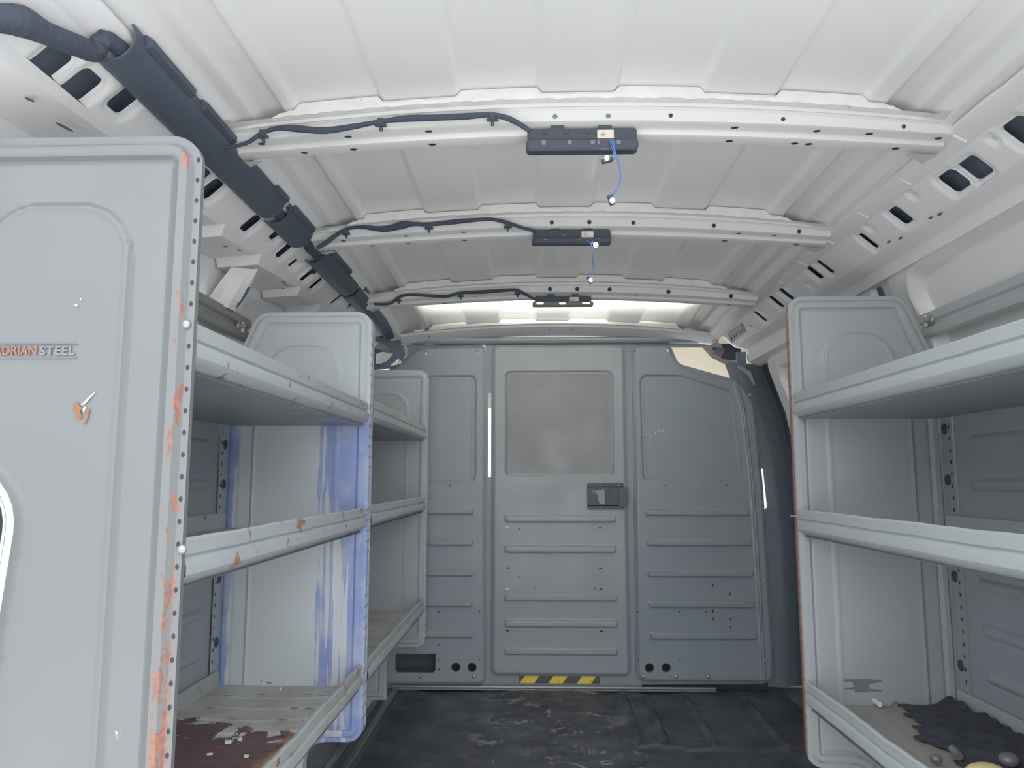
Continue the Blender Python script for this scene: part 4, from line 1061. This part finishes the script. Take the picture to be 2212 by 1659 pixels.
# ------------------------------------------------------------------ roof lamps
def lamp(yc, box, lip, sticker, windows, label, lit=False, notch=()):
    """box / lip: pixel rectangles on the plane of the lamp face"""
    Y = yc+.030
    def P(px, py, k=0.0): x, y, z = U(px, py, 'Y', Y-k); return Vector((x, Y-k, z))
    c = P((box[0]+box[2])/2, (box[1]+box[3])/2)
    t = thing('roof_lamp', label, 'lamp', (c.x, Y, c.z), 'roof lamps')
    a, b_ = P(box[0], box[1]), P(box[2], box[3])
    mb = MB(); hx, hz = (b_.x-a.x)/2, (a.z-b_.z)/2
    mb.rbox(((a.x+b_.x)/2, Y+.010, (a.z+b_.z)/2), (hx, hz, .010), .005, (1, 0, 0), (0, 0, 1), (0, 1, 0))
    for px in notch:                                            # hooks over the crossbar edge
        q = P(px, box[1]); mb.box(q.x-.011, q.x+.011, Y+.002, Y+.012, q.z-.002, q.z+.007)
    for k in range(4):
        x = a.x+hx*(.32+.40*k); mb.box(x-.004, x+.004, Y-.0015, Y+.004, a.z-.010, a.z-.002)
    obj('housing', mb, M['black'], t)
    a, b_ = P(lip[0], lip[1], .010), P(lip[2], lip[3], .010)
    mb = MB(); hx, hz = (b_.x-a.x)/2, (a.z-b_.z)/2
    mb.rbox(((a.x+b_.x)/2, Y+.002, (a.z+b_.z)/2), (hx, hz, .012), min(hz*.75, .009), (1, 0, 0), (0, 0, 1), (0, 1, 0), bev=.003)
    obj('lens_bezel' if lit else 'lower_shell', mb, M['bezel'] if lit else M['black'], t)
    for (x0, y0, x1, y1) in windows:
        p, q = P(x0, y0, .0102), P(x1, y1, .0102); mb = MB()
        mb.rbox((p+q)/2, ((q.x-p.x)/2, (p.z-q.z)/2, .0006), .0012 if not lit else (p.z-q.z)*.3, (1, 0, 0), (0, 0, 1), (0, 1, 0), bev=.0004)
        obj('lit_window' if lit else 'clip_opening', mb, M['warm'] if lit else M['letter'], t)
    x0, y0, x1, y1 = sticker
    p, q = P(x0, y0, .0018 if not lit else .0022), P(x1, y1, .0018 if not lit else .0022); mb = MB()
    mb.rbox((p+q)/2, ((q.x-p.x)/2, (p.z-q.z)/2, .0010), .001, (1, 0, 0), (0, 0, 1), (0, 1, 0), bev=.0003)
    s_ = obj('sticker', mb, M['sticker'], t); s_['label'] = 'cream paper sticker'
    w, h = q.x-p.x, p.z-q.z; mb = MB()
    for k, (xa, xb) in enumerate(((.30, .38), (.18, .52), (.22, .44))):
        zz = p.z-h*(.25+.22*k); mb.add([(p.x+w*xa, p.y-.0013, zz), (p.x+w*xb, p.y-.0013, zz), (p.x+w*xb, p.y-.0013, zz-h*.10), (p.x+w*xa, p.y-.0013, zz-h*.10)], [(0, 1, 2, 3)])
    obj('print', mb, M['ink'], s_, smooth=False)
    return t, P
def bulb(t, P, hold, bul, rb, rot, wires):
    for w in wires:
        mb = MB(); mb.tube([P(x, y, k) for x, y, k in w], .0009, 6, smooth=6); obj('wire', mb, M['blue'], t)
    hb = MB(); c = P(hold[0], hold[1], .013); ex_ = Vector((math.cos(rot), 0, math.sin(rot))); ey_ = Vector((-math.sin(rot), 0, math.cos(rot)))
    hb.rbox(c, (hold[2], hold[3], .004), .0012, ex_, ey_, (0, 1, 0)); ho = obj('bulb_holder', hb, M['black'], t)
    b = MB(); q = P(bul[0], bul[1], .019); b.ball(q, rb*.85); obj('bulb', b, M['bulb'], ho)
t, P = lamp(1.195, (1139, 278, 1376, 303), (1136, 300, 1380, 322), (1290, 281, 1326, 299),
            [(1170, 303, 1179, 313), (1226, 303, 1235, 312), (1276, 303, 1285, 311), (1291, 304, 1296, 311), (1332, 302, 1341, 311)],
            'black roof lamp housing closest to the rear, two lit bulbs hanging on long blue wires', notch=(1204, 1307))
bulb(t, P, (1312, 347, .0095, .0032), (1311, 341), .0046, .25, [[(1319, 301, .012), (1324, 314, .016), (1327, 325, .014), (1324, 337, .013), (1320, 344, .013)], [(1316, 301, .012), (1321, 316, .016), (1325, 328, .014), (1331, 341, .013), (1321, 345, .013)]])
bulb(t, P, (1320, 432, .0045, .0085), (1323, 433), .0052, .3, [[(1322, 302, .012), (1328, 325, .016), (1335, 345, .015), (1341, 375, .014), (1340, 395, .014), (1331, 410, .013), (1320, 422, .013)], [(1325, 303, .012), (1329, 327, .016), (1333, 345, .015), (1339, 372, .014), (1338, 397, .014), (1332, 412, .013), (1323, 424, .013)]])
t, P = lamp(1.715, (1151, 497, 1319, 517), (1149, 513, 1321, 525), (1256, 500, 1282, 513),
            [(1174, 516, 1181, 518), (1215, 506, 1221, 508), (1249, 515, 1255, 517), (1288, 514, 1295, 516)],
            'middle black roof lamp housing with a lit bulb beneath its sticker and another dangling', notch=(1200, 1270))
bulb(t, P, (1291, 525, .0045, .0050), (1287, 529), .0066, .5, [[(1263, 513, .012), (1268, 520, .016), (1276, 525, .014), (1283, 526, .014)], [(1277, 514, .012), (1279, 521, .016), (1282, 525, .014)]])
bulb(t, P, (1273, 606, .0030, .0085), (1276, 605), .0050, .45, [[(1276, 524, .014), (1279, 540, .014), (1282, 565, .014), (1283, 582, .014), (1278, 597, .014), (1269, 599, .014)], [(1277, 524, .014), (1280, 545, .014), (1280, 570, .014), (1279, 585, .014), (1272, 598, .014), (1268, 597, .014)]])
t, P = lamp(2.295, (1155, 640, 1277, 653), (1150, 651, 1282, 660), (1231, 642, 1250, 652),
            [(1159, 653.5, 1174, 657), (1208, 654, 1222, 657), (1258, 653, 1274, 656.5)],
            'third roof lamp with grey bezel and glowing yellow windows', lit=True, notch=(1190, 1243))

# ------------------------------------------------------------------ loose things on the shelves
TZ = .345-.047+.003
def on_tray(px, py, z=TZ): return U(px, py, 'Z', z)
def flake(px, py, l, w, h, ang, label, mat='flake', z=TZ, name='paint_flake', cat='paint flake', group='paint flakes on the peeling bottom shelf'):
    x, y, zz = on_tray(px, py, z); mb = MB(); rnd = random.Random(px*7+py)
    n_ = 7; top = []; bot = []
    for k in range(n_):
        a = 2*PI*k/n_; r = .7+.5*rnd.random()
        dx, dy = l*r*math.cos(a), w*r*math.sin(a); X_, Y_ = x+dx*math.cos(ang)-dy*math.sin(ang), y+dx*math.sin(ang)+dy*math.cos(ang)
        zc_ = z+h*(.4+.6*rnd.random())
        top.append((X_, Y_, zc_)); bot.append((X_, Y_, z-.001))
    mb.loft([bot, top], True, True); return tag(obj(name, mb, M[mat], loc=(x, y, z), smooth=False), label, cat, group)
flake(493, 1605, .006, .003, .006, .5, 'white rolled paint flake at the edge of the bare red patch')
flake(518, 1599, .006, .0024, .006, -.2, 'pale curled paint flake beside the bare red patch, further in')
flake(606, 1490, .004, .004, .007, .1, 'small white square chip standing near the blue stained panel')
flake(533, 1634, .005, .003, .004, .8, 'small pale paint flake lying on the orange rust by the shelf lip')
flake(453, 1629, .005, .002, .002, .3, 'tiny pale paint flake on the bare red patch')
# screw and bent scrap at the far edge of the same tray
p = on_tray(570, 1478); mb = MB(); mb.tube([(p[0]-.004, p[1], TZ+.007), (p[0]+.018, p[1]-.004, TZ+.003)], [.0022, .0015], 8, smooth=1); mb.dome((p[0]-.004, p[1], TZ+.007), (-1, 0, .25), .0055, .003)
tag(obj('loose_screw', mb, M['bolt'], loc=(p[0], p[1], TZ)), 'loose grey screw lying at the foot of the blue stained panel', 'screw')
p = on_tray(620, 1478); mb = MB()
mb.loft([[(p[0]-.006+.012*s, p[1]+.004*math.sin(s*3), TZ+.012*(1-s)), (p[0]-.002+.012*s, p[1]-.004, TZ+.012*(1-s)*.8)] for s in np.linspace(0, 1, 6)], False)
tag(obj('metal_shaving', mb, M['steel'], loc=(p[0], p[1], TZ)), 'thin bright curved metal sliver by the foot of the blue stained panel', 'metal sliver')
mb = MB(); mb.add([(-.690, 1.760, .345), (-.690, 1.760, .300), (-.575, 1.760, .300), (-.555, 1.745, .300), (-.555, 1.758, .335)], [(0, 1, 2, 3, 4)])
# oily cloth and fittings on the kerbside bottom shelf
TR_ = .349-.047+.002
hs0 = sd_poly(fillet([(.735, 1.62, .02), (.845, 1.628, .01), (.847, 1.02, .03), (.70, 1.0, .03), (.655, 1.20, .03), (.70, 1.36, .03), (.672, 1.43, .02), (.715, 1.50, .03)]))
def hs(u, v): return hs0(u, v)+.006*np.sin(u*95+v*60)+.004*np.sin(v*170+u*40)+.002*np.sin(u*330+1)
def hf(u, v):
    d = -hs(u, v)+.004*np.sin(u*210+v*90)*np.sin(v*170)
    return .003+S(d, 0, .06)*(.011+.007*np.sin(u*60+v*21)*np.sin(v*33)+.003*np.sin(u*130+1)*np.sin(v*90))+.02*S(u, .79, .845)*S(d, 0, .02)
mb = MB(); sheet(mb, (.65, .85, 1.0, 1.63), .006, hs, hf, lambda u, v, h: (u, v, TR_+h), skirt=.001)
tag(obj('oily_cloth', mb, M['cloth'], loc=(.78, 1.4, TR_)), 'crumpled oily black cloth along the rear of the bottom shelf', 'cloth')
def cloth_z(x, y): return TR_+float(hf(np.array([x]), np.array([y]))[0])
p = U(1888, 1513, 'Z', TR_+.006); mb = MB(); d = Vector((.018, -.030, 0)); c = Vector((p[0], p[1], TR_+.006))
a = U(1878, 1507, 'Z', TR_+.007); b_ = U(1901, 1522, 'Z', TR_+.007)
mb.tube([a, b_], .0052, 12, smooth=1); tag(obj('metal_tube', mb, M['steel'], loc=(p[0], p[1], TR_)), 'short bright silver tube lying on the oily bottom shelf', 'metal tube')
flake(1935, 1525, .007, .006, .008, .4, 'small pale lump beside the silver tube on the oily shelf', 'pearl', TR_, 'metal_scrap', 'metal scrap', None)
for k, (px, py, r, lab) in enumerate(((2020, 1603, .009, 'small shiny fitting on the oily cloth, closest to the shelf lip'), (2068, 1596, .010, 'small grey tubular fitting on the oily cloth, second from the lip'), (2178, 1618, .014, 'larger round grey fitting on the oily cloth, furthest towards the rear'))):
    q = U(px, py, 'Z', TR_+.035); z = cloth_z(q[0], q[1]); mb = MB()
    if k == 1: mb.tube([(q[0]-.004, q[1]-.010, z+.008), (q[0]-.002, q[1]+.014, z+.012)], .0065, 12, smooth=1)
    else: mb.ball((q[0], q[1], z+r*.75), r, sc=(1.1, 1, .8))
    tag(obj('pipe_fitting', mb, M['pearl'], loc=(q[0], q[1], z)), lab, 'fitting', 'fittings on the oily cloth')
q = U(2130, 1668, 'Z', TR_+.02); mb = MB()
z = cloth_z(q[0], q[1]); mb.ball((q[0], q[1], z+.012), .020, sc=(1.6, 1.1, .8))
tag(obj('foam_scrap', mb, M['yellow'], loc=(q[0], q[1], z)), 'yellow foam scrap at the bottom edge of the picture on the oily cloth', 'foam scrap')
# dark smear of old tape on the kerbside end panel
x0, _, z1 = U(1815, 1463, 'Y', YR); x1, _, z0 = U(1905, 1495, 'Y', YR)
m, nt, b = nmat('old_tape_residue'); n_ = noise(nt, 60, 5, .7, stretch=(.3, 1, 1.4)); b.inputs['Roughness'].default_value = .8
nt.links.new(mixc(nt, n_, lin(70, 74, 78), lin(110, 114, 118)), b.inputs['Base Color'])
mb = MB(); w, h = x1-x0, z1-z0
shape = [(0, .08), (0, .22), (.25, .24), (.28, .60), (.02, .66), (.02, .72), (.3, .76), (.3, .95), (.62, .95), (.64, .86), (.95, .95), (.97, .76), (.66, .70), (.66, .40), (.98, .22), (.96, .10), (.5, .02)]
P = [(x0+w*a, YR-.0042-.004, z1-h*b_) for a, b_ in shape]; mb.add(P, [tuple(range(len(P)))])
o = obj('tape_residue', mb, m, uc, smooth=False); o['label'] = 'dark tape residue smear'

# ------------------------------------------------------------------ ground behind the van and light
mb = MB(); mb.add([(-30, -40, -.62), (30, -40, -.62), (30, 30, -.62), (-30, 30, -.62)], [(0, 1, 2, 3)])
gm = plain('pale_concrete', lin(196, 197, 200), .9)
struct('ground', mb, gm, 'pale concrete outside the van')

w = bpy.data.worlds.new('sky'); bpy.context.scene.world = w; w.use_nodes = True; nt = w.node_tree
bg = nt.nodes['Background']; tc = N(nt, 'ShaderNodeTexCoord'); sp = N(nt, 'ShaderNodeSeparateXYZ'); nt.links.new(tc.outputs['Generated'], sp.inputs[0])
cr = N(nt, 'ShaderNodeValToRGB'); nt.links.new(ramp(nt, sp.outputs[2], -.1, 1.0, smooth=False), cr.inputs[0])
e_ = cr.color_ramp.elements; e_[0].color = (.96, .97, 1.0, 1); e_[1].color = (.78, .89, 1.0, 1)
nt.links.new(cr.outputs[0], bg.inputs['Color'])
# sky given an added bright lobe behind the open rear doors, some 40 degrees up
vd = N(nt, 'ShaderNodeVectorMath', operation='DOT_PRODUCT'); nt.links.new(tc.outputs['Generated'], vd.inputs[0])
vd.inputs[1].default_value = (0, -math.cos(math.radians(40)), math.sin(math.radians(40)))
nt.links.new(ramp(nt, vd.outputs['Value'], math.cos(math.radians(64)), math.cos(math.radians(34)), 1.05, 3.1), bg.inputs['Strength'])

def area(name, loc, rot, sx, sy, e, col=(1, 1, 1)):
    l = bpy.data.lights.new(name, 'AREA'); l.shape = 'RECTANGLE'; l.size = sx; l.size_y = sy; l.energy = e; l.color = col
    o = bpy.data.objects.new(name, l); C.objects.link(o); o.location = loc; o.rotation_euler = rot; return o

area('ground_bounce_fill', (.1, -2.3, -.60), (PI, 0, 0), 7.0, 3.4, 172, (1, .972, .935))      # added light lying on the ground, stands in for bounce off sunlit concrete
area('cab_lining_fill', (.50, 2.995, .80), (PI*.95, 0, 0), .55, .04, 1.6, (1, .97, .9))      # added light below the cab lining, aimed up to brighten it
po = area('rear_opening_portal', (.085, .685, .66), (PI/2, 0, 0), 1.72, 1.50, 1); po.data.cycles.is_portal = True
rg = area('front_roof_fill', (XC, 2.392, 1.334), (math.radians(104), 0, 0), .95, .014, 4.2, (1, .99, .90)); rg.data.spread = math.radians(28)  # added strip light hidden behind the third crossbar, brightens the front roof section
cam = bpy.data.cameras.new('camera'); co = bpy.data.objects.new('camera', cam); C.objects.link(co)
co.location = (0, 0, H); co.rotation_euler = (PI/2+PITCH, 0, YAW); cam.sensor_width = 36; cam.sensor_fit = 'HORIZONTAL'; cam.lens = F/2212*36; cam.clip_start = .02
sc = bpy.context.scene; sc.camera = co
sc.view_settings.view_transform = 'Standard'; sc.view_settings.look = 'None'; sc.view_settings.exposure = .26; sc.view_settings.gamma = 1.25
sc.cycles.use_denoising = True; sc.cycles.diffuse_bounces = 6; sc.cycles.max_bounces = 8
